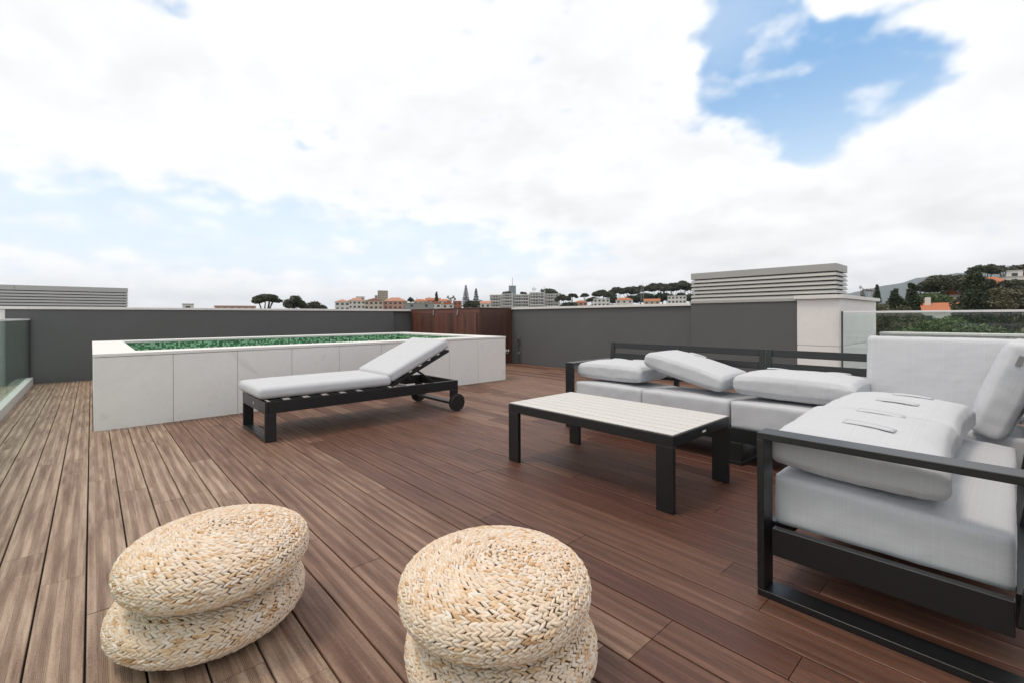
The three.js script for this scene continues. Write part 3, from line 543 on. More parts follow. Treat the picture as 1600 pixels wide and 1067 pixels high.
// ------------------------------------------------------------------ woven poufs
const straw = std({ name: 'woven banana leaf', vertexColors: true, roughness: 0.72 });
const strawCore = std({ name: 'straw filling', color: lin(0.52, 0.39, 0.24), roughness: 0.95 });
function pouf(label, x, y, z, R, H, seed, group) {
  const t = thing('woven_pouf', label, 'pouf', [x, y, z], (seed * 1.7) % 6.28, group), r = rng(seed);
  const e = 2.55, prof = [], N = 400;
  for (let i = 0; i <= N; i++) { const a = Math.PI / 2 - Math.PI * i / N, c = Math.cos(a), s = Math.sin(a); prof.push([R * Math.pow(Math.max(0, c), 2 / e), H / 2 + H / 2 * Math.sign(s) * Math.pow(Math.abs(s), 2 / e)]); }
  const arc = [0]; for (let i = 1; i <= N; i++) arc.push(arc[i - 1] + Math.hypot(prof[i][0] - prof[i - 1][0], prof[i][1] - prof[i - 1][1]));
  const at = (s) => { let i = 1; while (i < N && arc[i] < s) i++; const k = (s - arc[i - 1]) / (arc[i] - arc[i - 1] || 1), A = prof[i - 1], B = prof[i], L = Math.hypot(B[0] - A[0], B[1] - A[1]) || 1; return { r: lerp(A[0], B[0], k), y: lerp(A[1], B[1], k), tr: (B[0] - A[0]) / L, ty: (B[1] - A[1]) / L }; };
  const inner = prof.filter((_, i) => i % 10 === 0).map(([a, b]) => new THREE.Vector2(Math.max(0, a - 0.013), H / 2 + (b - H / 2) * 0.87));
  part(t, 'core', new THREE.LatheGeometry(inner.reverse(), 48), strawCore);
  const base = new THREE.SphereGeometry(1, 6, 5).toNonIndexed(), bp = base.attributes.position;
  const total = arc[N], pitch = 0.0196, rings = Math.floor(total / pitch);
  const v = new THREE.Vector3(), pal = [[0.70, 0.56, 0.43], [0.72, 0.61, 0.51], [0.65, 0.45, 0.28], [0.68, 0.51, 0.36], [0.74, 0.66, 0.58], [0.52, 0.32, 0.17]], wgt = [0.42, 0.62, 0.70, 0.90, 0.985, 1];
  for (let k = 0; k < rings; k++) {
    const s0 = (k + 0.5) * pitch, q = at(s0); if (q.y < H * 0.3 && q.r < R * 0.72) break;
    const n = Math.max(3, Math.round(2 * Math.PI * q.r / 0.0196)), pos = [], nor = [], col = [], ph = r() * 6.28;
    for (let i = 0; i < n; i++) for (const side of [-1, 1]) {
      const a = ph + i / n * 2 * Math.PI + (r() - 0.5) * 0.006 / Math.max(q.r, 0.03), w = at(clamp(s0 + side * pitch * 0.235 + (r() - 0.5) * 0.002, 0, total));
      const ca = Math.cos(a), sa = Math.sin(a), T = new THREE.Vector3(-sa, 0, ca), S = new THREE.Vector3(w.tr * ca, w.ty, w.tr * sa), Nn = new THREE.Vector3().crossVectors(T, S).normalize(); if (Nn.y * 0 + Nn.x * ca + Nn.z * sa < 0 && w.y < H * 0.98) Nn.negate(); if (w.y > H * 0.9 && Nn.y < 0) Nn.negate();
      const an = -side * (0.38 + (r() - 0.5) * 0.30), D = T.clone().multiplyScalar(Math.cos(an)).addScaledVector(S, Math.sin(an)), Q = new THREE.Vector3().crossVectors(Nn, D);
      const len = 0.0152 * (0.92 + 0.2 * r()) * Math.min(1, 0.55 + q.r * 4), wid = 0.0060 * (0.68 + 0.60 * r()), th = 0.0055 * (0.7 + 0.6 * r()), up = 0.0015 + 0.002 * r();
      const C = new THREE.Vector3(w.r * ca, w.y, w.r * sa).addScaledVector(Nn, up - 0.001);
      let pick = clamp(0.5 + 1.1 * fbm(a * 2.2 + k * 1.7, k * 0.9, seed, 3) + (r() - 0.5) * 0.55, 0, 0.999), pi = wgt.findIndex((z2) => pick < z2); const br = 0.94 + 0.12 * r(), c = pal[pi].map((z2) => z2 * br);
      const tilt = 0.26 + 0.1 * r();
      for (let j = 0; j < bp.count; j++) {
        const X = bp.getY(j), Y = -bp.getX(j), Z = bp.getZ(j), tp = 1 - 0.28 * X * Math.abs(X);       // leaf shaped: fuller at the back
        v.copy(C).addScaledVector(D, X * len).addScaledVector(Q, Y * wid * tp).addScaledVector(Nn, Z * th * tp + X * len * tilt * 0.5);
        pos.push(v.x, v.y, v.z);
        v.set(0, 0, 0).addScaledVector(D, X / len).addScaledVector(Q, Y / wid).addScaledVector(Nn, Z / th).normalize(); nor.push(v.x, v.y, v.z);
        col.push(...c);
      }
    }
    const g = new THREE.BufferGeometry(); g.setAttribute('position', new THREE.Float32BufferAttribute(pos, 3)); g.setAttribute('normal', new THREE.Float32BufferAttribute(nor, 3)); g.setAttribute('color', new THREE.Float32BufferAttribute(col, 3));
    part(t, 'braid_ring', g, straw);
  }
  return t;
}
pouf('round woven straw pouf on the deck, lower of the stack by the pool side', 0.33, 0.001, -2.012, 0.305, 0.195, 31);
pouf('round woven straw pouf, upper of the stack by the pool side', 0.337, 0.192, -1.945, 0.292, 0.195, 32);
pouf('round woven straw pouf on the deck, lower of the stack by the coffee table', 0.972, 0.001, -1.122, 0.298, 0.195, 33);
pouf('round woven straw pouf, upper of the stack by the coffee table', 0.936, 0.192, -1.11, 0.292, 0.198, 34);

// ------------------------------------------------------------------ land, town and trees around
const RAD = Math.PI / 180, CY = 1.13;
const toXZ = (b, s) => { const c = Math.cos(b * RAD) * s, q = Math.sin(b * RAD) * s; return [c * FX - q * FZ, c * FZ + q * FX]; };
function landY(b, s) {
  const town = sstep(-27, -20, b) * sstep(36, 26, b), mid = sstep(4, 10, b) * sstep(30, 22, b), right = sstep(30, 40, b) * sstep(75, 60, b);
  return -13 + town * 16 * sstep(140, 420, s) + mid * 9 * sstep(330, 430, s) + right * (7 * sstep(60, 120, s) + 13 * sstep(120, 270, s)) - (town * 16 + mid * 9 + right * 20) * sstep(600, 1400, s) + 0.8 * fbm(b * 0.15, s * 0.01, 3, 2);
}
M.land = std({ name: 'dry grass and scrub', color: lin(0.10, 0.105, 0.055), roughness: 1 });
M.hill = std({ name: 'distant scrub hills', color: lin(0.075, 0.095, 0.095), roughness: 1 });
{
  const g = new THREE.BufferGeometry(), pos = [], idx = [], nb = 180, ss = [6, 20, 40, 60, 80, 100, 130, 160, 200, 240, 280, 320, 360, 400, 440, 500, 600, 800, 1100, 1500, 2500, 5000, 9000];
  for (const s of ss) for (let i = 0; i <= nb; i++) { const b = -180 + i * 2, [x, z] = toXZ(b, s); pos.push(x, landY(b, s), z); }
  for (let j = 0; j + 1 < ss.length; j++) for (let i = 0; i < nb; i++) { const a = j * (nb + 1) + i, c = a + nb + 1; idx.push(a, c, a + 1, a + 1, c, c + 1); }
  g.setAttribute('position', new THREE.Float32BufferAttribute(pos, 3)); g.setIndex(idx); g.computeVertexNormals();
  const m = new THREE.Mesh(g, M.land); m.name = 'ground'; m.userData.kind = 'structure'; m.receiveShadow = true; scene.add(m);
}
{ // a mountain ridge some kilometres off
  const pos = [], idx = [], n = 90, rows = [4300, 5000, 5600, 6100, 6500, 7000, 7600, 8400];
  const peak = (b) => 170 + 135 * Math.exp(-(((b - 41.5) / 3.6) ** 2)) + 40 * Math.exp(-(((b - 38) / 1.6) ** 2)) + 260 * Math.exp(-(((b - 48) / 6) ** 2)) + 70 * Math.exp(-(((b - 34) / 4) ** 2)) + 25 * fbm(b * 0.5, 2, 1, 3);
  for (const s of rows) for (let i = 0; i <= n; i++) { const b = 26 + i * 0.45, [x, z] = toXZ(b, s), k = Math.exp(-(((s - 6300) / 1100) ** 2)); pos.push(x, -15 + peak(b) * k * (1 + 0.05 * fbm(b * 1.4, s * 0.002, 4, 4)) * sstep(26, 32, b) * sstep(66, 58, b), z); }
  for (let j = 0; j + 1 < rows.length; j++) for (let i = 0; i < n; i++) { const a = j * (n + 1) + i, c = a + n + 1; idx.push(a, c, a + 1, a + 1, c, c + 1); }
  const g = new THREE.BufferGeometry(); g.setAttribute('position', new THREE.Float32BufferAttribute(pos, 3)); g.setIndex(idx); g.computeVertexNormals();
  const m = new THREE.Mesh(g, M.hill); m.name = 'hills'; m.userData.kind = 'structure'; scene.add(m);
}
const wallMat = {}, flat = (key, r, g, b, ro = 0.9) => (wallMat[key] ??= std({ name: key, color: lin(r, g, b), roughness: ro }));
const WHITE = flat('white render', 0.66, 0.64, 0.61), CREAM = flat('cream render', 0.56, 0.47, 0.38), PINK = flat('pink render', 0.5, 0.30, 0.24), REDW = flat('terracotta render', 0.36, 0.13, 0.09), GREY = flat('grey flat roof', 0.30, 0.30, 0.29), TAN = flat('tan render', 0.48, 0.40, 0.32), GLASS = flat('window glass', 0.05, 0.06, 0.07, 0.2), CONC = flat('concrete facade', 0.45, 0.44, 0.43), SHADOWG = flat('grey balcony panels', 0.23, 0.23, 0.24);
const TILE = std({ name: 'orange roof tiles', map: canvasTexture(256, 256, (x, y) => { const n = 1 + 0.3 * fbm(x / 12, y / 12, 1, 3) + 0.12 * Math.sin(x / 256 * 6.2832 * 12), e = 1; return [toS(0.42 * n * e), toS(0.15 * n), toS(0.075 * n)]; }, { rx: 0.3, ry: 0.3 }), roughness: 0.9 });
const PALET = std({ name: 'faded roof tiles', color: lin(0.42, 0.22, 0.15), roughness: 0.9 });
// a building: its foot on the land, front turned to the terrace, `top` the height of its wall above the deck
function house(label, category, b, s, w, dep, top, { roof = 'flat', rh = 1.6, wall = WHITE, tile = TILE, turn = 0, floors = 2, cols = 3, chimney = false, name = 'house', group, winMat = GLASS, bands = false } = {}) {
  const [x, z] = toXZ(b, s), y0 = Math.min(landY(b, s), landY(b, s + dep)) - 1.5, h = top - y0;
  const t = thing(name, label, category, [x, y0, z], Math.atan2(-x, -z) + turn, group);
  part(t, 'wall', box(-w / 2, w / 2, 0, h, -dep, 0, 0), wall);
  const ov = 0.35;
  if (roof === 'flat') part(t, 'roof', box(-w / 2 - 0.15, w / 2 + 0.15, h + 0.002, h + 0.35, -dep - 0.15, 0.15, 0), wall === WHITE ? CONC : wall);
  else {
    const gx = w / 2 + ov, z0 = ov, z1 = -dep - ov, zm = -dep / 2, rx = roof === 'gable' ? gx : roof === 'cross' ? 0 : Math.max(0.2, gx - dep / 2);
    const P = roof === 'cross' ? [[-gx, 0, z0], [gx, 0, z0], [gx, 0, z1], [-gx, 0, z1], [0, rh, z0], [0, rh, z1]] : [[-gx, 0, z0], [gx, 0, z0], [gx, 0, z1], [-gx, 0, z1], [-rx, rh, zm], [rx, rh, zm]];
    const F = roof === 'cross' ? [[0, 1, 4], [2, 3, 5], [1, 2, 5], [1, 5, 4], [3, 0, 4], [3, 4, 5], [0, 3, 2], [0, 2, 1]] : [[0, 1, 5], [0, 5, 4], [2, 3, 4], [2, 4, 5], [1, 2, 5], [3, 0, 4], [0, 3, 2], [0, 2, 1]];
    const g = new THREE.BufferGeometry(); g.setAttribute('position', new THREE.Float32BufferAttribute(F.flat().flatMap((i) => [P[i][0], P[i][1] + h + 0.002, P[i][2]]), 3)); g.computeVertexNormals(); boxUV(g);
    const rf = part(t, 'roof', g, tile);
    if (chimney) part(rf, 'chimney', box(-w * 0.3, -w * 0.3 + 0.9, h + 0.1, h + rh + 1.1, zm + 0.2, zm + 1.0, 0), WHITE);
  }
  const fh = 3.0, n = Math.min(floors, Math.floor(h / fh));
  for (let f = 0; f < n; f++) {
    const yy = h - 0.75 - f * fh;
    if (bands) { part(t, 'balcony', box(-w / 2 + 0.4, w / 2 - 0.4, yy - 2.25, yy - 1.35, 0.02, 0.9, 0), WHITE); }
    for (let c = 0; c < cols; c++) { const cx = -w / 2 + (c + 0.5) * w / cols, ww = Math.min(1.6, w / cols * 0.55); part(t, 'window', box(cx - ww / 2, cx + ww / 2, yy - 1.35, yy, 0.004, 0.05, 0), winMat); }
  }
  return t;
}
house('long low pinkish building beyond the pool wall', 'building', -30.96, 303, 20, 10, 7.6, { wall: PINK, floors: 1, cols: 6, name: 'building' });
house('tiny white rooftop hut left of the stone pine', 'building', -35.1, 244, 4, 4, 7.0, { floors: 1, cols: 1, name: 'building' });
house('white house with faded hip roof beside the rounded dark pine', 'house', -20.2, 320, 9, 8, 11.2, { roof: 'hip', tile: PALET, cols: 3 });
house('white stepped house with a small upper storey', 'house', -18.6, 350, 12, 9, 13.0, { roof: 'hip', tile: PALET, rh: 2.2, cols: 4 });
house('small white upper storey box behind the white stepped house', 'house', -18.2, 362, 6, 6, 16.2, { floors: 1, cols: 2 });
house('distant tan apartment tower above the orange roofed houses', 'building', -15.65, 727, 15, 14, 41.0, { wall: TAN, floors: 7, cols: 5, name: 'apartment_tower' });
house('lower tan slab against the distant tan tower', 'building', -16.3, 735, 7, 14, 34.0, { wall: TAN, floors: 5, cols: 2, name: 'apartment_tower' });
house('cream house with brown gable roof and wide windows', 'house', -16.7, 323, 12, 8, 12.0, { wall: CREAM, roof: 'cross', tile: PALET, cols: 4, rh: 1.9 });
house('terracotta walled house under a broad orange hip roof', 'house', -14.2, 331, 16, 11, 12.2, { wall: PINK, roof: 'hip', rh: 2.7, cols: 5, tile: PALET });
house('long low grey roofed hall in front of the orange roofs', 'building', -11.4, 286, 17.5, 10, 9.4, { wall: GREY, floors: 1, cols: 2, name: 'building' });
house('orange roofed house on the slope above the grey hall', 'house', -11.2, 428, 13, 9, 15.4, { roof: 'hip', rh: 2.1, wall: CREAM, chimney: true });
house('tall orange roofed house in the middle of the hilltop cluster', 'house', -9.7, 437, 14, 9, 16.6, { roof: 'gable', rh: 2.4, wall: PINK, chimney: true });
house('orange roofed house next to the bare round tree', 'house', -8.3, 414, 12, 9, 15.0, { roof: 'hip', rh: 2.0, wall: CREAM });
house('white gabled house beside the grey hall', 'house', -9.4, 304, 7, 8, 9.6, { roof: 'cross', rh: 2.0, cols: 2 });
house('white gabled house beside the terracotta red house', 'house', -7.9, 308, 7.6, 8, 9.4, { roof: 'cross', rh: 2.1, cols: 2 });
house('narrow terracotta red house by the tall araucarias', 'house', -6.75, 314, 5.8, 8, 11.5, { wall: REDW, cols: 2 });
house('small white house at the end of the long apartment block', 'house', -3.3, 300, 6.6, 7, 9.6, { roof: 'gable', rh: 1.8, cols: 2, tile: PALET });
house('faded tile roofed house behind the dark shrubs', 'house', -4.4, 390, 13, 8, 12.5, { roof: 'gable', rh: 2, tile: PALET, wall: CREAM });
{ // long apartment block in five stepped sections, one building
  const [bx, bz] = toXZ(1.56, 452), t = thing('apartment_block', 'long pale grey apartment block of stepped sections behind the timber cabinet', 'building', [bx, landY(1.5, 452) - 2, bz], Math.atan2(-bx, -bz));
  const y0 = landY(1.5, 452) - 2, secs = [[-34, -22, 22.2], [-22, -11, 23.2], [-11, 5, 22.3], [5, 20, 24.2], [20, 34.5, 22.9]];
  secs.forEach(([a, b, top], k) => {
    const h = top - y0, zf = (k % 2) * 1.5;
    part(t, 'wall', box(a + 0.05, b - 0.05, 0, h, -14, zf, 0), CONC);
    part(t, 'parapet', box(a, b, h + 0.003, h + 0.4, -14.1, zf + 0.15, 0), WHITE);
    part(t, 'stair_fin', box(b - 1.2, b - 0.6, 0, h + 1.0, zf + 0.01, zf + 1.1, 0), WHITE);
    for (let f = 0; f < 4; f++) {
      const yy = h - 0.9 - f * 3; part(t, 'balcony', box(a + 0.4, b - 1.4, yy - 2.4, yy - 1.45, zf + 0.01, zf + 1.0, 0), f % 2 ? WHITE : CONC);
      const n = Math.round((b - a - 2) / 2.4); for (let c = 0; c < n; c++) { const cx = a + 0.6 + (c + 0.5) * (b - a - 2.2) / n; part(t, 'window', box(cx - 0.75, cx + 0.75, yy - 1.4, yy, zf + 0.005, zf + 0.06, 0), c % 3 ? GLASS : SHADOWG); }
    }
  });
}
{
  const t = house('slim distant glass tower with a mast above the apartment block', 'building', 0.06, 900, 14, 12, 61, { wall: flat('tower glass', 0.22, 0.26, 0.3, 0.3), floors: 9, cols: 2, name: 'apartment_tower', winMat: SHADOWG });
  part(t, 'mast', new THREE.CylinderGeometry(0.5, 0.9, 90, 8), CONC, [0, 36, -4]);
  const mast = (name, label, b, s, top, w, arms) => {
    const [x, z] = toXZ(b, s), y0 = landY(b, s) - 1, h = top - y0, m = thing(name, label, 'mast', [x, y0, z], Math.atan2(-x, -z));
    const L = w / 2; for (const [i, k] of [[-1, -1], [1, -1], [1, 1], [-1, 1]]) part(m, 'leg', bar([i * L, 0, k * L], [i * L * 0.6, h, k * L * 0.6], 0.16, 0.16), CONC);
    const st = []; for (let y = 2; y < h; y += 2.2) { const q = L * (1 - 0.4 * y / h); for (const k of [-1, 1]) { st.push(bar([-q, y, k * q], [q, Math.min(h, y + 2.0), k * q], 0.09, 0.09)); st.push(bar([k * q, y, -q], [k * q, Math.min(h, y + 2.0), q], 0.09, 0.09, [1, 0, 0])); } }
    part(m, 'lattice', merge(st), CONC);
    for (let i = 0; i < arms; i++) part(m, 'antenna', box(-1.3 + i * 1.1, -0.8 + i * 1.1, h - 3.2, h - 0.4, 0.6, 0.8, 0), CONC);
    part(m, 'spike', new THREE.CylinderGeometry(0.06, 0.09, 2.4, 6), CONC, [0, h + 1.2, 0]);
  };
  mast('telecom_mast', 'telecom mast with panel antennas above the apartment block', 2.7, 470, 30.5, 2.0, 4);
  mast('telecom_mast', 'thin mast in front of the wide pine behind the apartment block', 4.1, 470, 31, 1.1, 1);
  mast('lattice_tower', 'grey lattice tower in front of the hillside pines', 15.8, 343, 23.2, 2.4, 0);
}
house('orange roofed house under the thin pines', 'house', 8.5, 384, 10.5, 8, 12.6, { roof: 'hip', rh: 1.7, wall: PINK });
house('white flat roofed house with a row of large dark windows', 'house', 11.0, 367, 12.5, 8, 14.6, { cols: 4, floors: 3 });
house('white house with orange roof beside the dark hillside bush', 'house', 13.7, 381, 13.5, 8, 13.9, { roof: 'hip', rh: 2.0 });
house('low orange roofed house behind the lattice tower', 'house', 16.9, 376, 12, 8, 12.8, { roof: 'gable', rh: 1.8, wall: CREAM });
house('white modern hillside house near the louvred enclosure', 'house', 19.7, 372, 13.5, 8, 16.2, { cols: 5, floors: 2 });
house('low house with long orange roof and white chimney beyond the glass railing', 'house', 42.9, 122, 7.6, 7, 1.7, { roof: 'gable', rh: 1.8, chimney: true, cols: 2 });
house('orange roof peeking out between the green canopy and the big stone pine', 'house', 43.5, 182, 4.2, 6, 6.8, { roof: 'cross', rh: 1.7, cols: 1, chimney: true });
house('faded orange roof beside the tall cypress', 'house', 43.9, 155, 6.0, 6, 3.6, { roof: 'gable', rh: 1.5, tile: PALET, cols: 2 });
house('cream house with broad orange hip roof high on the slope', 'house', 46.2, 217, 9.0, 8, 11.2, { roof: 'hip', rh: 2.3, wall: CREAM, chimney: true });
house('white modern villa with blocky chimneys at the top of the slope', 'house', 47.9, 259, 15, 9, 15.2, { cols: 4, floors: 2 });
house('white blocky upper floor of the hilltop villa', 'house', 47.5, 262, 4.2, 6, 17.7, { cols: 1, floors: 1 });

// trees: tapered trunk and limbs, crown of many small leaf clumps
function leafMat(key) { return (wallMat[key] ??= std({ name: key, vertexColors: true, roughness: 0.85, side: THREE.DoubleSide })); }
const TONES = { pine: [[0.075, 0.082, 0.050], [0.105, 0.108, 0.066], [0.055, 0.062, 0.040]], dark: [[0.042, 0.060, 0.032], [0.062, 0.085, 0.044], [0.030, 0.044, 0.025]], green: [[0.085, 0.125, 0.045], [0.11, 0.15, 0.06], [0.062, 0.095, 0.038]], olive: [[0.11, 0.11, 0.065], [0.14, 0.13, 0.08], [0.08, 0.084, 0.05]], bare: [[0.2, 0.18, 0.155], [0.25, 0.225, 0.19], [0.16, 0.145, 0.125]] };
const BARK = flat('bark', 0.10, 0.075, 0.055);
function crown(clumps, leaf, per, tone, seed) {
  const r = rng(seed), pos = [], nor = [], col = [], v = new THREE.Vector3(), a = new THREE.Vector3(), b = new THREE.Vector3(), T = TONES[tone];
  for (const [cx, cy, cz, rx, ry, rz] of clumps) {
    const n = Math.max(10, Math.round(per * Math.sqrt(rx * rz * 1.0)));
    for (let i = 0; i < n; i++) {
      v.set(r() * 2 - 1, r() * 2 - 1, r() * 2 - 1); if (v.lengthSq() > 1) { i--; continue; }
      const L = v.length() || 1, k = Math.pow(L, 0.45) / L; v.multiplyScalar(k * (0.85 + 0.3 * r()));
      const P = [cx + v.x * rx, cy + v.y * ry, cz + v.z * rz];
      a.set(r() - 0.5, (r() - 0.5) * 0.7, r() - 0.5).normalize(); b.set(r() - 0.5, r() - 0.5, r() - 0.5).cross(a).normalize();
      const s = leaf * (0.6 + 0.8 * r()), c = T[Math.floor(r() * 3)], br = 0.8 + 0.4 * r();
      const q = [[-s, -s * 0.35], [s, -s * 0.35], [s * 0.2, s * 0.6]].map(([m, n2]) => [P[0] + a.x * m + b.x * n2, P[1] + a.y * m + b.y * n2, P[2] + a.z * m + b.z * n2]);
      pos.push(...q[0], ...q[1], ...q[2]); for (let j = 0; j < 3; j++) col.push(c[0] * br, c[1] * br, c[2] * br);
    }
  }
  const g = new THREE.BufferGeometry(); g.setAttribute('position', new THREE.Float32BufferAttribute(pos, 3)); g.setAttribute('color', new THREE.Float32BufferAttribute(col, 3)); g.computeVertexNormals(); return g;
}
function limb(a, b, r0, r1, bend = 0.1, r = Math.random) {
  const A = new THREE.Vector3(...a), B = new THREE.Vector3(...b), m = A.clone().lerp(B, 0.5), L = A.distanceTo(B); m.x += (r() - 0.5) * bend * L; m.z += (r() - 0.5) * bend * L;
  const c = new THREE.QuadraticBezierCurve3(A, m, B), g = new THREE.TubeGeometry(c, 5, 1, 6), p = g.attributes.position, n = g.attributes.normal;
  for (let i = 0; i < p.count; i++) { const k = Math.floor(i / 7) / 5, q = lerp(r0, r1, k) - 1; p.setXYZ(i, p.getX(i) + n.getX(i) * q, p.getY(i) + n.getY(i) * q, p.getZ(i) + n.getZ(i) * q); }
  return g;
}
let treeSeed = 100;
function tree(kind, label, b, s, wApp, top, { tone, group, depth = 0.36, name, detail = 1, bottom } = {}) {
  const seed = ++treeSeed, r = rng(seed * 13), [x, z] = toXZ(b, s), y0 = landY(b, s) - 0.4, w = wApp * Math.cos(b * RAD) * (Math.abs(b) > 30 ? 1.25 : 1), H = top - y0;
  const names = { sp: 'stone_pine', nf: 'araucaria_tree', dk: 'bushy_tree', con: 'conifer_tree', cyp: 'cypress_tree', rd: 'broadleaf_tree', bare: 'bare_tree' };
  const t = thing(name ?? names[kind], label, 'tree', [x, y0, z], r() * 6, group), cl = [], wood = [], px = s / 560, leaf = Math.max(0.15, px * 1.05);
  let tn = tone;
  if (kind === 'sp') {
    tn ??= 'pine'; const ch = Math.min(w * depth, H * 0.5), cb = H - ch, nC = Math.round(12 * detail + w);
    for (let i = 0; i < nC; i++) { const a = r() * 6.28, q = Math.sqrt(r()) * 0.40 * w, k = 1 - (q / (0.5 * w)) ** 2, cr = w * (0.10 + 0.07 * r()); cl.push([Math.cos(a) * q, cb + ch * (0.12 + 0.62 * k * (0.55 + 0.45 * r())), Math.sin(a) * q, cr, cr * 0.5, cr]); }
    const fork = cb - ch * 0.9; wood.push(limb([0, 0, 0], [0.03 * w, fork, 0], 0.028 * H + 0.08, 0.02 * H + 0.05, 0.06, r));
    for (let i = 0; i < 6; i++) { const c = cl[Math.floor(i * cl.length / 6)]; wood.push(limb([0.03 * w, fork, 0], [c[0], c[1], c[2]], 0.014 * H + 0.03, 0.004 * H + 0.01, 0.2, r)); }
  } else if (kind === 'nf') {
    tn ??= 'dark'; wood.push(limb([0, 0, 0], [0, H, 0], 0.25, 0.06, 0.01, r));
    const n = 11; for (let i = 0; i < n; i++) { const k = i / n, y = H - 0.3 - k * Math.min(H * 0.75, w * 2.3), R = w * 0.5 * (0.10 + 0.9 * Math.pow(k, 0.8)); for (let j = 0; j < 6; j++) { const a = j * 1.047 + i; cl.push([Math.cos(a) * R * 0.55, y, Math.sin(a) * R * 0.55, R * 0.42 + 0.1, 0.14 + 0.02 * w, R * 0.42 + 0.1]); } }
  } else if (kind === 'cyp' || kind === 'con') {
    tn ??= 'dark'; wood.push(limb([0, 0, 0], [0, H * 0.95, 0], 0.2, 0.05, 0.01, r));
    const span = bottom ?? Math.min(H * 0.92, w * (kind === 'cyp' ? 4.2 : 2.6)), n = Math.round(26 * detail);
    for (let i = 0; i < n; i++) { const k = (i + r()) / n, R = w * 0.5 * (kind === 'cyp' ? 0.18 + 0.82 * Math.sin(Math.min(1, 0.15 + k * 1.0) * 1.9) : 0.14 + 0.86 * k), a = r() * 6.28, q = R * 0.62 * (0.4 + 0.6 * r()); cl.push([Math.cos(a) * q, H - 0.1 - k * span, Math.sin(a) * q, R * 0.5, R * (kind === 'cyp' ? 0.75 : 0.42) + 0.15, R * 0.5]); }
  } else if (kind === 'bare') {
    tn = 'bare'; wood.push(limb([0, 0, 0], [0, H * 0.55, 0], 0.18, 0.1, 0.05, r));
    for (let i = 0; i < 12; i++) { const a = r() * 6.28, q = w * 0.5 * (0.4 + 0.6 * r()), e = [Math.cos(a) * q, H * (0.72 + 0.28 * r()), Math.sin(a) * q]; wood.push(limb([0, H * (0.4 + 0.15 * r()), 0], e, 0.07, 0.02, 0.2, r)); cl.push([e[0], e[1] - 0.3, e[2], w * 0.1, w * 0.1, w * 0.1]); }
  } else {
    tn ??= kind === 'rd' ? 'green' : 'dark'; const ch = Math.min(H * 0.8, bottom ?? w * 0.75), n = Math.round(16 * detail + w);
    for (let i = 0; i < n; i++) { const a = r() * 6.28, u = r(), q = Math.sqrt(r()) * 0.36 * w, k = 1 - (q / (0.5 * w)) ** 2, cr = w * (0.10 + 0.08 * r()); cl.push([Math.cos(a) * q, H - ch + ch * (0.15 + 0.72 * k * (0.3 + 0.7 * u)), Math.sin(a) * q, cr, cr * 0.75, cr]); }
    wood.push(limb([0, 0, 0], [0, H - ch * 0.6, 0], 0.02 * H + 0.08, 0.1, 0.05, r)); for (let i = 0; i < 5; i++) { const c = cl[i]; wood.push(limb([0, H - ch * 0.9, 0], [c[0], c[1], c[2]], 0.09, 0.03, 0.2, r)); }
  }
  part(t, 'trunk', merge(wood), BARK);
  const area = cl.reduce((q, c) => q + c[3] * c[5], 0), per = Math.min(1400, Math.max(18, (kind === 'bare' ? 6 : 34) * detail / Math.max(0.05, leaf * leaf) * Math.sqrt(area / cl.length) * 0.30 / 1.0));
  part(t, 'crown', crown(cl, leaf, per, tn, seed), leafMat('foliage'));
  return t;
}
tree('sp', 'lone stone pine with open spreading limbs beyond the pool wall', -28.1, 170, 10.2, 10.4, { depth: 0.62, detail: 1.6 });
tree('dk', 'rounded dark pine with bare lower limbs next to the lone stone pine', -25.2, 171, 8.4, 8.8, { tone: 'pine' });
tree('dk', 'low rounded dark pine sloping towards the white houses', -23.2, 174, 9.6, 7.0, { tone: 'pine' });
tree('nf', 'taller of the two tiered araucarias above the timber cabinet', -5.7, 352, 7.2, 24.6);
tree('nf', 'shorter of the two tiered araucarias above the timber cabinet', -4.44, 356, 6.4, 22.4);
tree('nf', 'small distant araucaria above the orange hilltop roofs', -9.29, 425, 4.2, 23.6);
tree('bare', 'round bare tree by the red house', -7.43, 333, 6.8, 16.2);
tree('dk', 'small dark tree left of the hilltop roofs', -12.4, 338, 5.6, 15.2);
tree('dk', 'dark shrubby tree at the foot of the araucarias', -5.1, 321, 11, 13.6);
tree('dk', 'small dark tree beside the white house by the apartment block', -3.9, 326, 6, 12.8);
for (const [b, s, w, top] of [[-0.56, 520, 12, 30], [1.43, 520, 9, 29.2], [5.55, 482, 8.5, 26.3]]) tree('sp', 'small pine showing above the apartment block roof', b, s, w, top, { group: 'pines behind the apartment block' });
tree('sp', 'wide pine showing above the apartment block roof', 4.52, 532, 22, 34);
for (const [b, s, w, top] of [[6.33, 402, 10, 21.5], [7.51, 403, 7, 22.6], [8.98, 405, 6, 22.5], [9.99, 386, 8, 17.7], [11, 397, 12, 24.6], [12, 399, 8, 23], [13, 410, 12.5, 27.9], [14.4, 413, 14.5, 27.9], [15.6, 425, 11, 30.2], [17.1, 429, 14, 31.3], [18.1, 437, 12, 33.4], [19.1, 423, 13.5, 31], [20.2, 426, 15.5, 33.2], [21.2, 429, 11, 31], [22.4, 430, 14, 32]]) tree('sp', 'dark stone pine in the row on the far hillside', b, s, w * 1.35, top, { group: 'pines along the far hillside', depth: 0.72, detail: 2.2 });
for (const [b, s, w, top] of [[7.1, 373, 12, 13.8], [12.3, 392, 9, 18.5], [14.6, 396, 10, 19], [15.4, 394, 10, 19.6], [16.4, 398, 11, 20.4], [17.6, 402, 11, 21], [18.6, 405, 11, 21], [20.1, 405, 11, 20.5], [21.1, 400, 10, 19.5]]) tree('dk', 'dark rounded bush under the far hillside pines', b, s, w * 1.3, top, { group: 'bushes under the hillside pines', bottom: 10, detail: 1.6 });
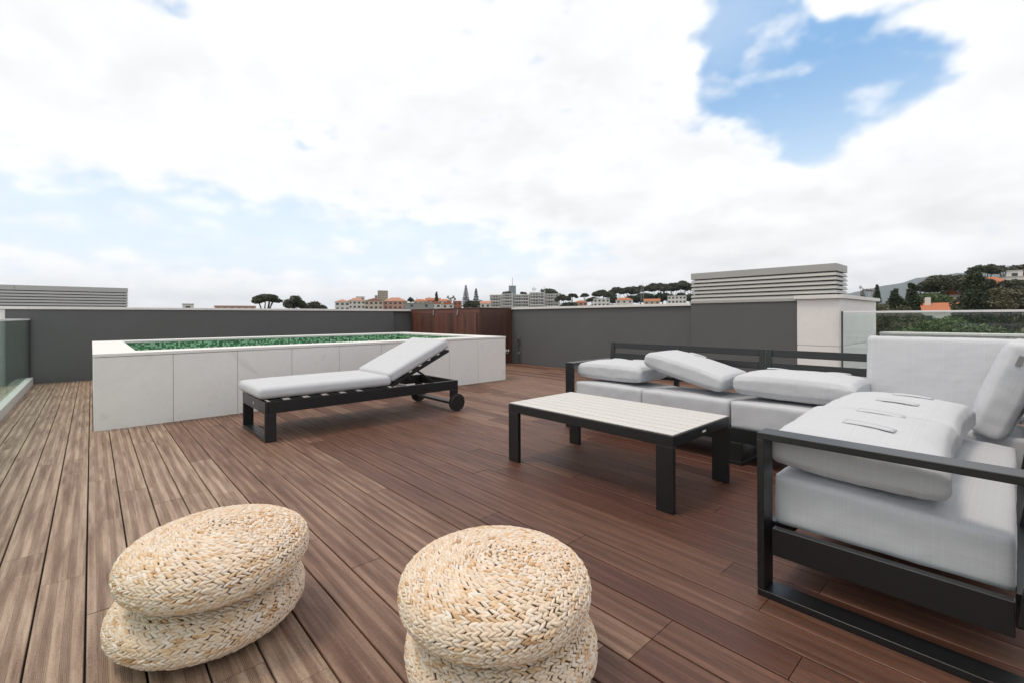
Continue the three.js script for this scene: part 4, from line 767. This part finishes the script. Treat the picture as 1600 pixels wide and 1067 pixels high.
tree('dk', 'olive green bush above the white capped block', 37.0, 125, 4.4, 6.8, { tone: 'olive', bottom: 6 });
tree('bare', 'thin bare tree above the white capped block', 37.6, 132, 3, 7.9);
tree('nf', 'tiny araucaria between the bare tree and the olive shrubs', 38.4, 178, 2.4, 10.3);
tree('dk', 'brownish olive shrub tree right of the white capped block', 39.2, 77, 5.2, 3.9, { tone: 'olive', bottom: 9, detail: 1.6 });
tree('dk', 'grey olive shrub tree between the brownish shrub and the dark conifers', 38.6, 84, 6.0, 3.8, { tone: 'olive', bottom: 9, detail: 2 });
tree('dk', 'olive shrub tree at the foot of the tallest dark conifer', 40.3, 80, 6.5, 3.3, { tone: 'olive', bottom: 9, detail: 2 });
tree('con', 'dark green conifer beside the brownish olive shrub', 39.8, 94, 7.4, 5.1, { bottom: 9, detail: 1.8 });
tree('con', 'tallest dark green conifer left of the low orange roof', 40.95, 93, 7.6, 5.8, { bottom: 10, detail: 2 });
tree('sp', 'small dark pine on the skyline before the mountain', 41.6, 227, 5.5, 11.3);
tree('sp', 'big umbrella shaped stone pine on the slope', 43.8, 180, 17.5, 14.2, { depth: 0.48, detail: 2.6 });
tree('sp', 'tall stone pine on top of the slope', 45.75, 258, 13, 21.6, { depth: 0.5, detail: 1.6 });
for (const [b, s, w, top] of [[46.9, 308, 9.5, 24.4], [47.8, 312, 9.5, 24.8], [49, 312, 10, 25]]) tree('sp', 'pine behind the white hilltop villa', b, s, w, top, { group: 'pines behind the hilltop villa', depth: 0.6 });
tree('rd', 'broad mid green canopy tree behind the low orange roof', 42.4, 142, 12, 6.4, { bottom: 6, detail: 2.2 });
tree('rd', 'second mid green canopy in front of the umbrella pine', 43.9, 146, 9, 5.8, { bottom: 6, detail: 1.6 });
tree('cyp', 'tall dense dark cypress in front of the slope', 45.0, 88, 5.2, 6.1, { bottom: 11, detail: 2.4 });
tree('con', 'short dark conifer at the end of the low orange roof', 43.75, 84, 4.0, 2.9, { bottom: 8, detail: 1.6 });
tree('cyp', 'slim cypress beside the little orange roof', 43.1, 153, 2.2, 8.0, { bottom: 8 });
tree('sp', 'wide brownish pine at the railing end of the view', 47.3, 91, 11, 5.8, { depth: 0.62, tone: 'olive', detail: 3 });
tree('dk', 'dark pine mass behind the wide brownish pine', 46.6, 112, 7, 5.2, { tone: 'pine', bottom: 9, detail: 2 });
for (const [b, s, w, top] of [[37.2, 52, 6, -0.3], [38.4, 47, 6, 0.2], [39.6, 52, 6.5, 0.9], [40.7, 44, 6, 0.4], [41.8, 54, 7, 1.1], [42.4, 66, 9, 1.5], [43.4, 68, 9, 1.4], [42.9, 46, 6, 0.5], [44, 55, 7, 1.2], [45.1, 47, 6.5, 0.7], [46.2, 55, 7, 1.3], [47.3, 46, 6.5, 0.7], [48.5, 53, 7.5, 1.2], [49.8, 46, 7, 0.7], [51.5, 52, 8, 1.2]]) tree('rd', 'leafy green tree top seen through the glass railing', b, s, w, top, { group: 'trees below the terrace seen through the glass', bottom: 8, detail: 3.5 });
for (const [b, s, w, top] of [[38.0, 96, 7, 3.0], [38.9, 120, 8, 4.0], [40.2, 140, 9, 4.8], [41.3, 150, 10, 6.0], [44.6, 128, 8, 5.2], [45.6, 135, 9, 6.0], [46.4, 160, 10, 8.0], [47.3, 180, 12, 10.5], [48.6, 150, 11, 8], [45.0, 200, 11, 11.0], [44.2, 215, 11, 12.0], [42.2, 190, 9, 8.2]]) tree('dk', 'dark scrubby tree filling the slope beyond the railing', b, s, w, top, { group: 'scrub trees on the slope beyond the railing', tone: 'pine', bottom: 8, detail: 2 });

scene.fog = new THREE.FogExp2(0xdfe9f5, 0.00007);
scene.traverse((o) => { if (o.isMesh) { o.castShadow = true; o.receiveShadow = true; } });
renderer.render(scene, camera);
